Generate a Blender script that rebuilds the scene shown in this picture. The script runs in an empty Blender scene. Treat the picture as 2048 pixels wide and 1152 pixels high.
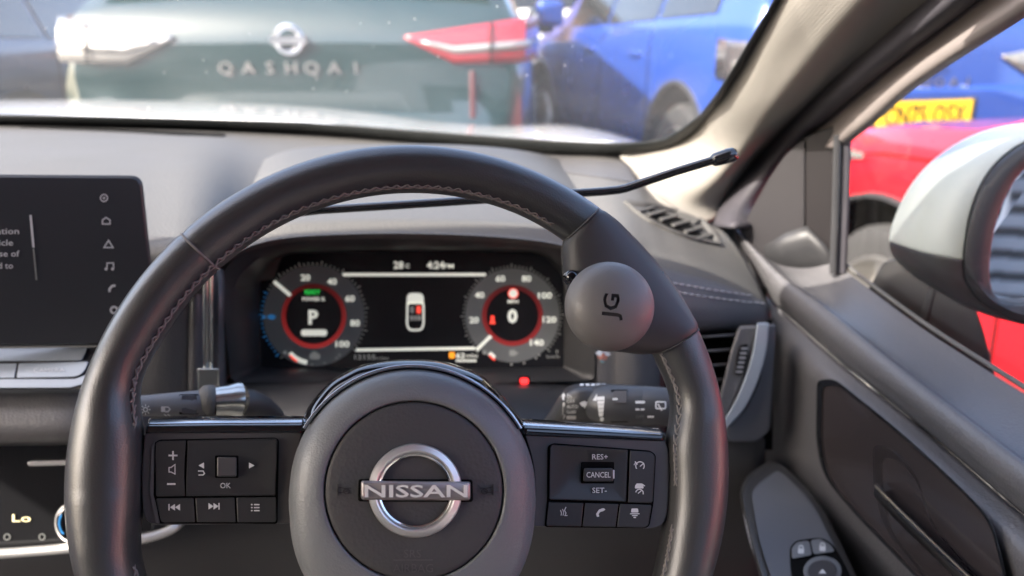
import bpy, bmesh, math, random
from mathutils import Vector, Matrix
from mathutils.bvhtree import BVHTree
random.seed(7)
sc = bpy.context.scene
COL = sc.collection

# ------------------------------------------------------------------ camera, sky, sun, exposure
CAM = Vector((0, 0, 1.18))
YAW, PITCH, FPX = math.radians(8), math.radians(19), 1577.0
FW = Vector((math.sin(YAW)*math.cos(PITCH), math.cos(YAW)*math.cos(PITCH), -math.sin(PITCH)))
RT = Vector((math.cos(YAW), -math.sin(YAW), 0))
UP = RT.cross(FW)
cd = bpy.data.cameras.new('camera'); cam = bpy.data.objects.new('camera', cd); COL.objects.link(cam)
cam.location = CAM
cam.rotation_euler = (math.pi/2-PITCH, 0, -YAW)
cd.sensor_width = 36; cd.lens = FPX*36/2048; cd.clip_start = .02; cd.clip_end = 400
cd.dof.use_dof = True; cd.dof.focus_distance = .455; cd.dof.aperture_fstop = 6.0
sc.camera = cam

SUN_EL, SUN_AZ = math.radians(38), math.radians(25)      # azimuth: from straight left (-X) towards behind (-Y)
TO_SUN = Vector((-math.cos(SUN_AZ)*math.cos(SUN_EL), -math.sin(SUN_AZ)*math.cos(SUN_EL), math.sin(SUN_EL)))
w = bpy.data.worlds.new('World'); sc.world = w; w.use_nodes = True
nt = w.node_tree
sky = nt.nodes.new('ShaderNodeTexSky'); sky.sky_type = 'NISHITA'; sky.sun_disc = False
sky.sun_elevation = SUN_EL; sky.sun_rotation = math.atan2(TO_SUN.x, TO_SUN.y)
sky.dust_density = 4.0; sky.ozone_density = .6; sky.air_density = .8
bg = nt.nodes['Background']; bg.inputs[1].default_value = .15
nt.links.new(sky.outputs[0], bg.inputs[0])
sd = bpy.data.lights.new('sun', 'SUN'); sd.energy = 2.7; sd.angle = math.radians(.5); sd.color = (1, .93, .83)
so = bpy.data.objects.new('sun', sd); COL.objects.link(so)
so.rotation_euler = (-TO_SUN).to_track_quat('-Z', 'Y').to_euler(); so.location = (0, 0, 30)
sc.view_settings.view_transform = 'Standard'; sc.view_settings.look = 'None'
sc.view_settings.gamma = 1; sc.view_settings.use_curve_mapping = False
sc.view_settings.exposure = 2.6
sc.cycles.use_denoising = True
sc.cycles.max_bounces = 8; sc.cycles.diffuse_bounces = 4; sc.cycles.glossy_bounces = 4
sc.cycles.transparent_max_bounces = 16; sc.cycles.sample_clamp_indirect = 6
sc.cycles.caustics_reflective = False; sc.cycles.caustics_refractive = False

# ------------------------------------------------------------------ helpers: sight lines and planes
def ray(px, py):
    return FW + RT*((px-1024)/FPX) - UP*((py-576)/FPX)
def at(px, py, **k):
    (ax, v), = k.items(); i = 'XYZ'.index(ax); d = ray(px, py)
    return CAM + d*((v-CAM[i])/d[i])
class Pl:
    """a plane of the real scene; map() gives the point of it (h above it) seen in direction px,py"""
    def __init__(s, p, n):
        s.p = Vector(p); s.n = Vector(n).normalized()
        if s.n.dot(CAM-s.p) < 0: s.n = -s.n
        s.a = Vector((0, 0, 1)).cross(s.n)
        s.a = s.a.normalized() if s.a.length > 1e-6 else Vector((1, 0, 0))
        s.b = s.n.cross(s.a)
    def map(s, px, py, h=0):
        d = ray(px, py)
        return CAM + d*(((s.p+s.n*h-CAM).dot(s.n))/d.dot(s.n))
    def loc(s, u, v, h=0): return s.p + s.a*u + s.b*v + s.n*h
    def uv(s, px, py, h=0):
        q = s.map(px, py, h)-s.p; return q.dot(s.a), q.dot(s.b)
def pl3(p, q, r):
    return Pl(p, (q-p).cross(r-p))

def spline(pts, n=8, closed=False):
    P = [Vector(p) for p in pts]; N = len(P); out = []
    rng = N if closed else N-1
    for i in range(rng):
        p1, p2 = P[i], P[(i+1) % N]
        p0 = P[(i-1) % N] if (closed or i > 0) else p1*2-p2
        p3 = P[(i+2) % N] if (closed or i+2 < N) else p2*2-p1
        for k in range(n):
            t = k/n
            out.append(.5*((2*p1)+(p2-p0)*t+(2*p0-5*p1+4*p2-p3)*t*t+(3*p1-p0-3*p2+p3)*t**3))
    if not closed: out.append(P[-1])
    return out
def roundpoly(pts, r, n=5):
    P = [Vector((p[0], p[1])) for p in pts]; N = len(P); out = []
    rs = r if isinstance(r, (list, tuple)) else [r]*N
    for i in range(N):
        a, b, c = P[i-1], P[i], P[(i+1) % N]
        rr = min(rs[i], (a-b).length*.49, (c-b).length*.49)
        if rr < 1e-6: out.append(b); continue
        s, e = b+(a-b).normalized()*rr, b+(c-b).normalized()*rr
        for k in range(n+1):
            t = k/n; out.append(s*(1-t)**2+b*2*t*(1-t)+e*t*t)
    return out
def rrect(x0, y0, x1, y1, r, n=5): return roundpoly([(x0, y0), (x1, y0), (x1, y1), (x0, y1)], r, n)
def circ(cx, cy, r, n=40, ry=None, a0=0, a1=360):
    ry = ry or r; full = abs(a1-a0) >= 360
    return [(cx+r*math.cos(math.radians(a0+(a1-a0)*i/(n if full else n-1))), cy+ry*math.sin(math.radians(a0+(a1-a0)*i/(n if full else n-1)))) for i in range(n)]
def stroke(pts, wd, closed=False):
    """ribbon of quads along pts: list of quads sharing corners"""
    P = [Vector((p[0], p[1])) for p in pts]; N = len(P); L, R = [], []
    for i in range(N):
        d1 = (P[i]-P[i-1]) if (i > 0 or closed) else (P[1]-P[0])
        d2 = (P[(i+1) % N]-P[i]) if (i < N-1 or closed) else d1
        d1, d2 = d1.normalized(), d2.normalized(); t = d1+d2
        t = t.normalized() if t.length > 1e-6 else d1
        nrm = Vector((-t.y, t.x)); m = min(1.8, 1/max(.3, nrm.dot(Vector((-d1.y, d1.x)))))
        L.append(P[i]+nrm*wd*.5*m); R.append(P[i]-nrm*wd*.5*m)
    return [[L[i], R[i], R[(i+1) % N], L[(i+1) % N]] for i in range(N if closed else N-1)]

# ------------------------------------------------------------------ helpers: objects
def tag(o, label=None, cat=None, group=None, kind=None):
    if label: o['label'] = label
    if cat: o['category'] = cat
    if group: o['group'] = group
    if kind: o['kind'] = kind
    return o
def thing(name, label, cat, loc=(0, 0, 0), group=None):
    o = bpy.data.objects.new(name, None); COL.objects.link(o); o.location = loc; o.empty_display_size = .05
    return tag(o, label, cat, group)
def root_loc(p):
    v = Vector((0, 0, 0))
    while p is not None: v = v+p.location; p = p.parent
    return v
def obj(name, verts, faces, mat, parent=None, smooth=35, bevel=0, seg=2, solid=0, face_cam=False, recalc=True, local=False, subd=0):
    me = bpy.data.meshes.new(name)
    off = Vector((0, 0, 0)) if local else root_loc(parent)
    me.from_pydata([tuple(Vector(v)-off) for v in verts], [], faces)
    bm = bmesh.new(); bm.from_mesh(me)
    bmesh.ops.remove_doubles(bm, verts=bm.verts, dist=1e-6)
    if recalc: bmesh.ops.recalc_face_normals(bm, faces=bm.faces)
    if face_cam:
        bm.normal_update(); s = sum((f.normal.dot((CAM-off)-f.calc_center_median())*f.calc_area() for f in bm.faces), 0.0)
        if s < 0: bmesh.ops.reverse_faces(bm, faces=bm.faces)
    bm.to_mesh(me); bm.free()
    if smooth:
        me.shade_smooth(); me.set_sharp_from_angle(angle=math.radians(smooth))
    me.materials.append(mat)
    o = bpy.data.objects.new(name, me); COL.objects.link(o)
    if parent is not None: o.parent = parent
    if solid:
        m = o.modifiers.new('thick', 'SOLIDIFY'); m.thickness = solid; m.offset = -1
    if subd:
        m = o.modifiers.new('sub', 'SUBSURF'); m.levels = subd; m.render_levels = subd
    if bevel:
        m = o.modifiers.new('bev', 'BEVEL'); m.width = bevel; m.segments = seg; m.limit_method = 'ANGLE'; m.angle_limit = math.radians(40)
        m.harden_normals = False
    return o
def prism_data(pl, polys, h0, h1):
    V, Fc = [], []
    for poly in polys:
        n = len(poly); b = len(V)
        V += [pl.map(p[0], p[1], h0) for p in poly]+[pl.map(p[0], p[1], h1) for p in poly]
        Fc += [list(range(b, b+n)), list(range(b+n, b+2*n))]+[[b+i, b+(i+1) % n, b+n+(i+1) % n, b+n+i] for i in range(n)]
    return V, Fc
def prism(name, pl, poly, h0, h1, mat, parent, bevel=0, seg=2, smooth=35):
    V, Fc = prism_data(pl, [poly], h0, h1)
    return obj(name, V, Fc, mat, parent, bevel=bevel, seg=seg, smooth=smooth)
def shapes(name, pl, polys, h0, h1, mat, parent):
    V, Fc = prism_data(pl, polys, h0, h1)
    me_ok = obj(name, V, Fc, mat, parent, smooth=0)
    return me_ok
def loft(name, rows, mat, parent, closed=False, solid=.003, smooth=50, caps=False, face_cam=True, subd=0):
    V = [p for r in rows for p in r]; m = len(rows[0]); Fc = []
    for i in range(len(rows)-1):
        for j in range(m if closed else m-1):
            Fc.append([i*m+j, i*m+(j+1) % m, (i+1)*m+(j+1) % m, (i+1)*m+j])
    if caps: Fc += [list(range(m)), list(range((len(rows)-1)*m, len(rows)*m))]
    return obj(name, V, Fc, mat, parent, smooth=smooth, solid=solid, face_cam=face_cam and not closed, subd=subd)
def tube_data(pts, rad, seg=12, caps=True):
    P = [Vector(p) for p in pts]; N = len(P); rad = rad if isinstance(rad, (list, tuple)) else [rad]*N
    V, Fc = [], []; ref = Vector((0, 0, 1)) if abs((P[-1]-P[0]).normalized().z) < .9 else Vector((1, 0, 0))
    for i in range(N):
        t = (P[min(i+1, N-1)]-P[max(i-1, 0)]).normalized(); x = t.cross(ref).normalized(); y = x.cross(t)
        V += [P[i]+(x*math.cos(2*math.pi*k/seg)+y*math.sin(2*math.pi*k/seg))*rad[i] for k in range(seg)]
    for i in range(N-1):
        Fc += [[i*seg+k, i*seg+(k+1) % seg, (i+1)*seg+(k+1) % seg, (i+1)*seg+k] for k in range(seg)]
    if caps: Fc += [list(range(seg)), list(range((N-1)*seg, N*seg))]
    return V, Fc
def tube(name, pts, rad, mat, parent, seg=16, smooth=40):
    V, Fc = tube_data(pts, rad, seg); return obj(name, V, Fc, mat, parent, smooth=smooth)
def text_mesh(s, bold=0.0):
    cu = bpy.data.curves.new('lettering', 'FONT'); cu.body = s; cu.resolution_u = 2; cu.offset = bold
    ob = bpy.data.objects.new('lettering', cu)
    me = bpy.data.meshes.new_from_object(ob)
    V = [v.co.copy() for v in me.vertices]; Fc = [list(p.vertices) for p in me.polygons]
    bpy.data.objects.remove(ob); bpy.data.curves.remove(cu); bpy.data.meshes.remove(me)
    return V, Fc
def text_px(s, cx, cy, hgt, width=None, rot=0, bold=0.0, cap=.7):
    """pixel-space letters centred on cx,cy: verts2d, faces; hgt is the capital height"""
    V, Fc = text_mesh(s, bold)
    x0, x1 = min(v.x for v in V), max(v.x for v in V)
    k = hgt/cap; kx = (width/(x1-x0)) if width else k
    c, sn = math.cos(math.radians(rot)), math.sin(math.radians(rot)); out = []
    for v in V:
        x, y = (v.x-(x0+x1)/2)*kx, -(v.y-cap/2)*k
        out.append((cx+x*c-y*sn, cy+x*sn+y*c))
    return out, Fc
def text(name, pl, s, cx, cy, hgt, h, mat, parent, width=None, rot=0, bold=0.0, thick=.0004):
    P, Fc = text_px(s, cx, cy, hgt, width, rot, bold)
    n = len(P); V = [pl.map(p[0], p[1], h+thick) for p in P]
    # sides from boundary edges
    cnt = {}
    for f in Fc:
        for i in range(len(f)):
            e = (f[i], f[(i+1) % len(f)]); cnt[e] = 1
    V += [pl.map(p[0], p[1], h) for p in P]; F2 = list(Fc)
    for (a, b) in cnt:
        if (b, a) not in cnt: F2.append([b, a, a+n, b+n])
    return obj(name, V, F2, mat, parent, smooth=0, recalc=False)
def bvh_of(*objs):
    V, Fc = [], []
    dg = bpy.context.evaluated_depsgraph_get()
    for o in objs:
        e = o.evaluated_get(dg); me = e.to_mesh(); b = len(V); off = root_loc(o)
        V += [v.co+off for v in me.vertices]; Fc += [[b+i for i in p.vertices] for p in me.polygons]; e.to_mesh_clear()
    return BVHTree.FromPolygons(V, Fc)
class OnSurf:
    """like Pl, for curved surfaces: pixel directions meet the surface, h lifts along the surface normal"""
    def __init__(s, *objs): s.t = bvh_of(*objs)
    def map(s, px, py, h=0):
        d = ray(px, py).normalized(); hit, nrm, i, dist = s.t.ray_cast(CAM, d)
        if hit is None: hit, nrm, i, dist = s.t.find_nearest(CAM+d*.5)
        if nrm.dot(d) > 0: nrm = -nrm
        return hit+nrm*h

# ------------------------------------------------------------------ materials
def mat(name, col, rough=.5, metal=0, coat=0, spec=.5, bump=None, emit=0, var=0, sheen=0, croug=.05):
    m = bpy.data.materials.new(name); m.use_nodes = True; t = m.node_tree; b = t.nodes['Principled BSDF']
    c = tuple(col)+(1,)
    b.inputs['Base Color'].default_value = c; b.inputs['Roughness'].default_value = rough
    b.inputs['Metallic'].default_value = metal; b.inputs['Coat Weight'].default_value = coat
    b.inputs['Coat Roughness'].default_value = croug
    b.inputs['Specular IOR Level'].default_value = spec
    if sheen: b.inputs['Sheen Weight'].default_value = sheen
    if emit:
        b.inputs['Emission Color'].default_value = c; b.inputs['Emission Strength'].default_value = emit
    tc = t.nodes.new('ShaderNodeTexCoord')
    if bump:
        kind, scale, dist = bump
        if kind == 'leather':
            n = t.nodes.new('ShaderNodeTexVoronoi'); n.inputs['Scale'].default_value = scale; out = n.outputs['Distance']
        elif kind == 'dots':
            n = t.nodes.new('ShaderNodeTexVoronoi'); n.inputs['Scale'].default_value = scale; n.inputs['Randomness'].default_value = .1; out = n.outputs['Distance']
        else:
            n = t.nodes.new('ShaderNodeTexNoise'); n.inputs['Scale'].default_value = scale; n.inputs['Detail'].default_value = 4; out = n.outputs['Fac']
        t.links.new(tc.outputs['Object'], n.inputs['Vector'])
        bp = t.nodes.new('ShaderNodeBump'); bp.inputs['Strength'].default_value = .6; bp.inputs['Distance'].default_value = dist
        t.links.new(out, bp.inputs['Height']); t.links.new(bp.outputs[0], b.inputs['Normal'])
    if var:
        n = t.nodes.new('ShaderNodeTexNoise'); n.inputs['Scale'].default_value = 9; n.inputs['Detail'].default_value = 6
        t.links.new(tc.outputs['Object'], n.inputs['Vector'])
        mr = t.nodes.new('ShaderNodeMapRange'); mr.inputs[3].default_value = max(.02, rough-var); mr.inputs[4].default_value = rough+var
        mr.inputs[1].default_value = .3; mr.inputs[2].default_value = .7
        t.links.new(n.outputs['Fac'], mr.inputs[0]); t.links.new(mr.outputs[0], b.inputs['Roughness'])
    return m
def glass(name, dust=.03, tint=(1, 1, 1), refl=.6, clump=True):
    m = bpy.data.materials.new(name); m.use_nodes = True; t = m.node_tree; t.nodes.clear()
    out = t.nodes.new('ShaderNodeOutputMaterial'); tr = t.nodes.new('ShaderNodeBsdfTransparent'); tr.inputs[0].default_value = tuple(tint)+(1,)
    gl = t.nodes.new('ShaderNodeBsdfGlossy'); gl.inputs['Roughness'].default_value = .0
    fr = t.nodes.new('ShaderNodeFresnel'); fr.inputs[0].default_value = 1.5
    mu = t.nodes.new('ShaderNodeMath'); mu.operation = 'MULTIPLY'; mu.inputs[1].default_value = refl
    mx = t.nodes.new('ShaderNodeMixShader'); t.links.new(fr.outputs[0], mu.inputs[0]); t.links.new(mu.outputs[0], mx.inputs[0])
    t.links.new(tr.outputs[0], mx.inputs[1]); t.links.new(gl.outputs[0], mx.inputs[2])
    last = mx
    if dust:
        di = t.nodes.new('ShaderNodeBsdfDiffuse'); di.inputs[0].default_value = (.78, .75, .68, 1)
        tl = t.nodes.new('ShaderNodeBsdfTranslucent'); tl.inputs[0].default_value = (.78, .75, .68, 1)
        m2 = t.nodes.new('ShaderNodeMixShader'); m2.inputs[0].default_value = .5
        t.links.new(di.outputs[0], m2.inputs[1]); t.links.new(tl.outputs[0], m2.inputs[2])
        tc = t.nodes.new('ShaderNodeTexCoord'); nz = t.nodes.new('ShaderNodeTexNoise'); nz.inputs['Scale'].default_value = 5; nz.inputs['Detail'].default_value = 9; nz.inputs['Roughness'].default_value = .68
        mp = t.nodes.new('ShaderNodeMapping'); mp.inputs['Scale'].default_value = (.7, 3.2, 2.2); mp.inputs['Rotation'].default_value = (0, .5, .35)
        t.links.new(tc.outputs['Object'], mp.inputs[0]); t.links.new(mp.outputs[0], nz.inputs['Vector'])
        mr = t.nodes.new('ShaderNodeMapRange'); mr.inputs[1].default_value = .35; mr.inputs[2].default_value = .7
        mr.inputs[3].default_value = dust*.7; mr.inputs[4].default_value = dust*1.4
        t.links.new(nz.outputs['Fac'], mr.inputs[0])
        m3 = t.nodes.new('ShaderNodeMixShader'); t.links.new(mr.outputs[0], m3.inputs[0])
        t.links.new(mx.outputs[0], m3.inputs[1]); t.links.new(m2.outputs[0], m3.inputs[2]); last = m3
    t.links.new(last.outputs[0], out.inputs[0])
    return m
def glow(name, col, s):
    return mat(name, col, rough=.4, emit=s)

M = {}
M['leather'] = mat('black_leather', (.033, .033, .034), .37, bump=('leather', 900, .00013), var=.05, spec=.7, coat=.3, croug=.26)
M['pad'] = mat('hub_vinyl', (.145, .150, .155), .40, bump=('leather', 850, .00022), spec=.5)
M['lid'] = mat('airbag_vinyl', (.052, .050, .050), .6, bump=('leather', 480, .0003), spec=.4)
M['satin'] = mat('satin_black_plastic', (.058, .055, .057), .42, bump=('noise', 1500, .00004))
M['button'] = mat('button_plastic', (.026, .026, .027), .36, bump=('noise', 1500, .00003))
M['gloss'] = mat('gloss_black', (.006, .006, .008), .06, coat=.6)
M['groove'] = mat('dark_gap', (.004, .004, .004), .9, spec=.1)
M['print'] = mat('white_print', (.62, .62, .60), .6)
M['thread'] = mat('grey_thread', (.20, .18, .165), .7)
M['pale_thread'] = mat('pale_thread', (.42, .42, .44), .7)
M['chrome'] = mat('satin_chrome', (.70, .69, .68), .36, metal=.8, var=.04)
M['bright'] = mat('bright_chrome', (.82, .81, .80), .12, metal=1)
M['knob'] = mat('grey_knob', (.155, .145, .137), .52, metal=.2, bump=('noise', 1900, .0003), coat=.1)
M['engrave'] = mat('engraved_letter', (.028, .026, .026), .8)
M['letter'] = mat('worn_chrome', (.27, .255, .245), .4, metal=.9)
M['rod'] = mat('black_lacquer', (.010, .011, .013), .13, coat=.8)
M['edge'] = mat('highlight_metal', (.42, .44, .48), .22, metal=.9)
M['soft'] = mat('dash_soft_plastic', (.082, .080, .076), .6, bump=('leather', 420, .0005), var=.04, spec=.45)
M['soft_dark'] = mat('dash_dark_plastic', (.088, .086, .090), .45, bump=('leather', 420, .0004), spec=.6)
M['dash_leather'] = mat('dash_leatherette', (.085, .088, .098), .5, bump=('leather', 600, .0003))
M['shroud'] = mat('shroud_plastic', (.038, .037, .038), .5, bump=('noise', 900, .0001))
M['trim'] = mat('pillar_cloth', (.25, .235, .21), .8, bump=('dots', 460, .0006), spec=.25)
M['seal'] = mat('rubber_seal', (.048, .045, .052), .6, bump=('noise', 160, .0004), spec=.3)
M['frame'] = mat('door_frame_paint', (.20, .175, .165), .35)
M['white'] = mat('white_paint', (.80, .79, .75), .28, coat=1)
M['blackpl'] = mat('black_exterior_plastic', (.028, .028, .030), .48, bump=('noise', 700, .0002))
M['mirror'] = mat('mirror_glass', (.86, .87, .88), .02, metal=1)
M['screen'] = mat('screen_glass', (.030, .031, .036), .22, coat=.4, croug=.08)
M['silver'] = mat('silver_blue_plastic', (.34, .38, .43), .38, metal=.2, coat=.4)
M['steel'] = mat('brushed_steel', (.55, .56, .53), .22, metal=1)
M['red_led'] = glow('red_led', (1, .03, .03), .5)
M['d_white'] = glow('display_white', (.80, .80, .70), .11)
M['d_dim'] = glow('display_dim', (.34, .34, .31), .045)
M['d_grey'] = glow('display_grey', (.16, .165, .16), .012)
M['d_black'] = mat('display_black', (.014, .014, .016), .25)
M['d_green'] = glow('display_green', (.03, .75, .10), .10)
M['d_blue'] = glow('display_blue', (.05, .30, .70), .045)
M['d_red'] = glow('display_red', (1, .08, .05), .17)
M['d_orange'] = glow('display_orange', (1, .33, .02), .17)
M['d_amber'] = glow('display_amber', (.80, .70, .42), .055)
M['d_icon'] = glow('touch_icon', (.36, .36, .38), .035)
def ring_glow():
    m = mat('display_red_ring', (.10, .010, .010), .4); t = m.node_tree; b = t.nodes['Principled BSDF']
    tc = t.nodes.new('ShaderNodeTexCoord'); sx = t.nodes.new('ShaderNodeSeparateXYZ'); t.links.new(tc.outputs['Generated'], sx.inputs[0])
    r = t.nodes.new('ShaderNodeMapRange'); r.inputs[1].default_value = 0; r.inputs[2].default_value = 1; r.inputs[3].default_value = .06; r.inputs[4].default_value = .007
    t.links.new(sx.outputs['Z'], r.inputs[0]); b.inputs['Emission Color'].default_value = (.75, .05, .05, 1)
    t.links.new(r.outputs[0], b.inputs['Emission Strength']); return m
M['d_ring'] = ring_glow()
M['windscreen'] = glass('windscreen_glass', dust=.10)
M['side_glass'] = glass('side_window_glass', dust=.006, refl=.8)
M['smoked'] = mat('smoked_lamp_lens', (.05, .045, .045), .08, coat=1)
M['car_glass'] = mat('dark_car_glass', (.012, .014, .015), .04, coat=.5)
M['tyre'] = mat('tyre_rubber', (.030, .030, .030), .8)
M['rim'] = mat('alloy_rim', (.55, .54, .52), .3, metal=.9)
M['red_lens'] = mat('red_lamp_lens', (.22, .012, .018), .08, coat=1)
M['clear_glint_lens'] = mat('clear_glint_lamp_lens', (.30, .29, .27), .14, metal=.5, coat=1)
M['plate'] = mat('yellow_plate', (.80, .52, .02), .35)
M['black_ink'] = mat('black_ink', (.01, .01, .01), .5)

# ------------------------------------------------------------------ ground and surroundings
def ground():
    m = mat('asphalt', (.05, .05, .05), .9); t = m.node_tree; b = t.nodes['Principled BSDF']
    tc = t.nodes.new('ShaderNodeTexCoord'); n = t.nodes.new('ShaderNodeTexNoise'); n.inputs['Scale'].default_value = 1.2; n.inputs['Detail'].default_value = 9
    t.links.new(tc.outputs['Object'], n.inputs['Vector']); r = t.nodes.new('ShaderNodeValToRGB')
    r.color_ramp.elements[0].position = .3; r.color_ramp.elements[0].color = (.040, .040, .041, 1)
    r.color_ramp.elements[1].position = .75; r.color_ramp.elements[1].color = (.075, .073, .069, 1)
    t.links.new(n.outputs['Fac'], r.inputs[0]); t.links.new(r.outputs[0], b.inputs['Base Color'])
    n2 = t.nodes.new('ShaderNodeTexNoise'); n2.inputs['Scale'].default_value = 90; t.links.new(tc.outputs['Object'], n2.inputs['Vector'])
    bp = t.nodes.new('ShaderNodeBump'); bp.inputs['Distance'].default_value = .01; t.links.new(n2.outputs['Fac'], bp.inputs['Height']); t.links.new(bp.outputs[0], b.inputs['Normal'])
    S = 150
    o = obj('ground', [(-S, -S, 0), (S, -S, 0), (S, S, 0), (-S, S, 0)], [[0, 1, 2, 3]], m, smooth=0)
    tag(o, 'grey asphalt of the car park', kind='structure')
ground()
def box_data(x0, y0, z0, x1, y1, z1):
    V = [(x0, y0, z0), (x1, y0, z0), (x1, y1, z0), (x0, y1, z0), (x0, y0, z1), (x1, y0, z1), (x1, y1, z1), (x0, y1, z1)]
    return V, [[0, 1, 2, 3], [4, 5, 6, 7], [0, 1, 5, 4], [1, 2, 6, 5], [2, 3, 7, 6], [3, 0, 4, 7]]
def box(name, b, m, parent=None, bevel=0): V, Fc = box_data(*b); return obj(name, V, Fc, m, parent, smooth=0, bevel=bevel)

# ------------------------------------------------------------------ parked cars
def interp(tab, x):
    if x <= tab[0][0]: return tab[0][1]
    for (a, b), (c, d) in zip(tab, tab[1:]):
        if x <= c: return b+(d-b)*(x-a)/(c-a) if c > a else d
    return tab[-1][1]
TOP = [(0, .72), (.006, .78), (.028, .80), (.040, .93), (.046, 1.03), (.056, 1.075), (.11, 1.155), (.14, 1.18), (.30, 1.33), (.46, 1.50), (.62, 1.575), (1.0, 1.61), (1.9, 1.62), (2.45, 1.54), (3.2, 1.12), (3.3, 1.075), (3.7, 1.02), (4.05, .945), (4.22, .87), (4.33, .76), (4.4, .60)]
BELT = [(0, .66), (.028, .78), (.046, .98), (.11, 1.08), (.6, 1.07), (2, 1.02), (3.2, .99), (3.7, .95), (4.05, .86), (4.22, .78), (4.4, .55)]
HALF = [(0, .80), (.028, .845), (.046, .865), (.14, .895), (.4, .915), (2, .92), (3.6, .915), (3.95, .87), (4.22, .76), (4.33, .66), (4.4, .52)]
ZREAR = sorted((z, y) for y, z in TOP if y < .5)
def car_section(y):
    t, b, h = interp(TOP, y), min(interp(BELT, y), interp(TOP, y)-.012), interp(HALF, y)
    rise = max(.0, t-b); rw = h*.955-rise*.42
    zs = .24 if .1 < y < 4.2 else .30
    return [(h*.90, zs), (h*.985, zs+.13), (h, .62 if b > .7 else b*.8), (h*.992, b-.09 if b > .8 else b*.93), (h*.955, b),
            (h*.955-rise*.21, b+rise*.5), (rw, t-min(.05, rise*.3)), (rw*.86, t-min(.012, rise*.1)), (rw*.5, t), (0, t+.004)]
def side_x(y, z):
    s = car_section(y)
    for (x0, z0), (x1, z1) in zip(s, s[1:]):
        if z0 <= z <= z1 and z1 > z0: return x0+(x1-x0)*(z-z0)/(z1-z0)
    return s[3][0]
WHEEL_Y = (.83, 3.50); WR = .345
_body = None
def car_body_mesh():
    global _body
    if _body: return _body
    ys = sorted(set([y for y, z in TOP]+[.2, .38, .83, 1.4, 2.2, 2.7, 2.95, 3.5, 3.9, 4.15])); rows = []
    for y in ys:
        s = car_section(y); rows.append([(x, y, z) for x, z in s]+[(-x, y, z) for x, z in reversed(s[:-1])])
    V = [p for r in rows for p in r]; m = len(rows[0]); Fc = []
    for i in range(len(rows)-1):
        for j in range(m): Fc.append([i*m+j, i*m+(j+1) % m, (i+1)*m+(j+1) % m, (i+1)*m+j])
    Fc += [list(range(m)), list(range((len(rows)-1)*m, len(rows)*m))]
    o = obj('body', V, Fc, M['white'], None, smooth=28, local=True)
    cut = []
    for wy in WHEEL_Y:
        for sx in (-1, 1):
            n = 40; P = [(sx*.64, wy+.425*math.cos(2*math.pi*k/n), .36+.425*math.sin(2*math.pi*k/n)) for k in range(n)]
            P += [(sx*1.1, p[1], p[2]) for p in P]
            c = obj('cutter', P, [list(range(n)), list(range(n, 2*n))]+[[k, (k+1) % n, n+(k+1) % n, n+k] for k in range(n)], M['groove'], None, smooth=0, local=True)
            md = o.modifiers.new('arch', 'BOOLEAN'); md.object = c; md.operation = 'DIFFERENCE'; md.solver = 'EXACT'; md.material_mode = 'TRANSFER'; cut.append(c)
    me = bpy.data.meshes.new_from_object(o.evaluated_get(bpy.context.evaluated_depsgraph_get()))
    for c in cut: bpy.data.objects.remove(c)
    bpy.data.objects.remove(o)
    me.name = 'body'; me.shade_smooth(); me.set_sharp_from_angle(angle=math.radians(28)); _body = me
    return me
def rear_y(z): return interp(ZREAR, z)
def car_patch(name, uv_rows, fn, m, root, lift=.006, solid=.004):
    rows = [[Vector(fn(u, v)) for u, v in r] for r in uv_rows]
    V = [p for r in rows for p in r]; k = len(rows[0]); Fc = [[i*k+j, i*k+j+1, (i+1)*k+j+1, (i+1)*k+j] for i in range(len(rows)-1) for j in range(k-1)]
    return obj(name, V, Fc, m, root, smooth=50, solid=0, local=True)
def paint(name, col, metal=.25, rough=.3):
    return mat(name, col, rough, metal, coat=1, var=.03)
def torus_data(R, r, n=32, k=8, fx=lambda x, z, d: (x, d, z)):
    V, Fc = [], []
    for i in range(n):
        a = 2*math.pi*i/n
        for j in range(k):
            b = 2*math.pi*j/k; rr = R+r*math.cos(b); V.append(fx(rr*math.cos(a), rr*math.sin(a), r*math.sin(b)))
    for i in range(n):
        for j in range(k): Fc.append([i*k+j, ((i+1) % n)*k+j, ((i+1) % n)*k+(j+1) % k, i*k+(j+1) % k])
    return V, Fc
def merge(*ds):
    V, Fc = [], []
    for v, f in ds: b = len(V); V += v; Fc += [[b+i for i in q] for q in f]
    return V, Fc
_wheel = {}
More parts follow.
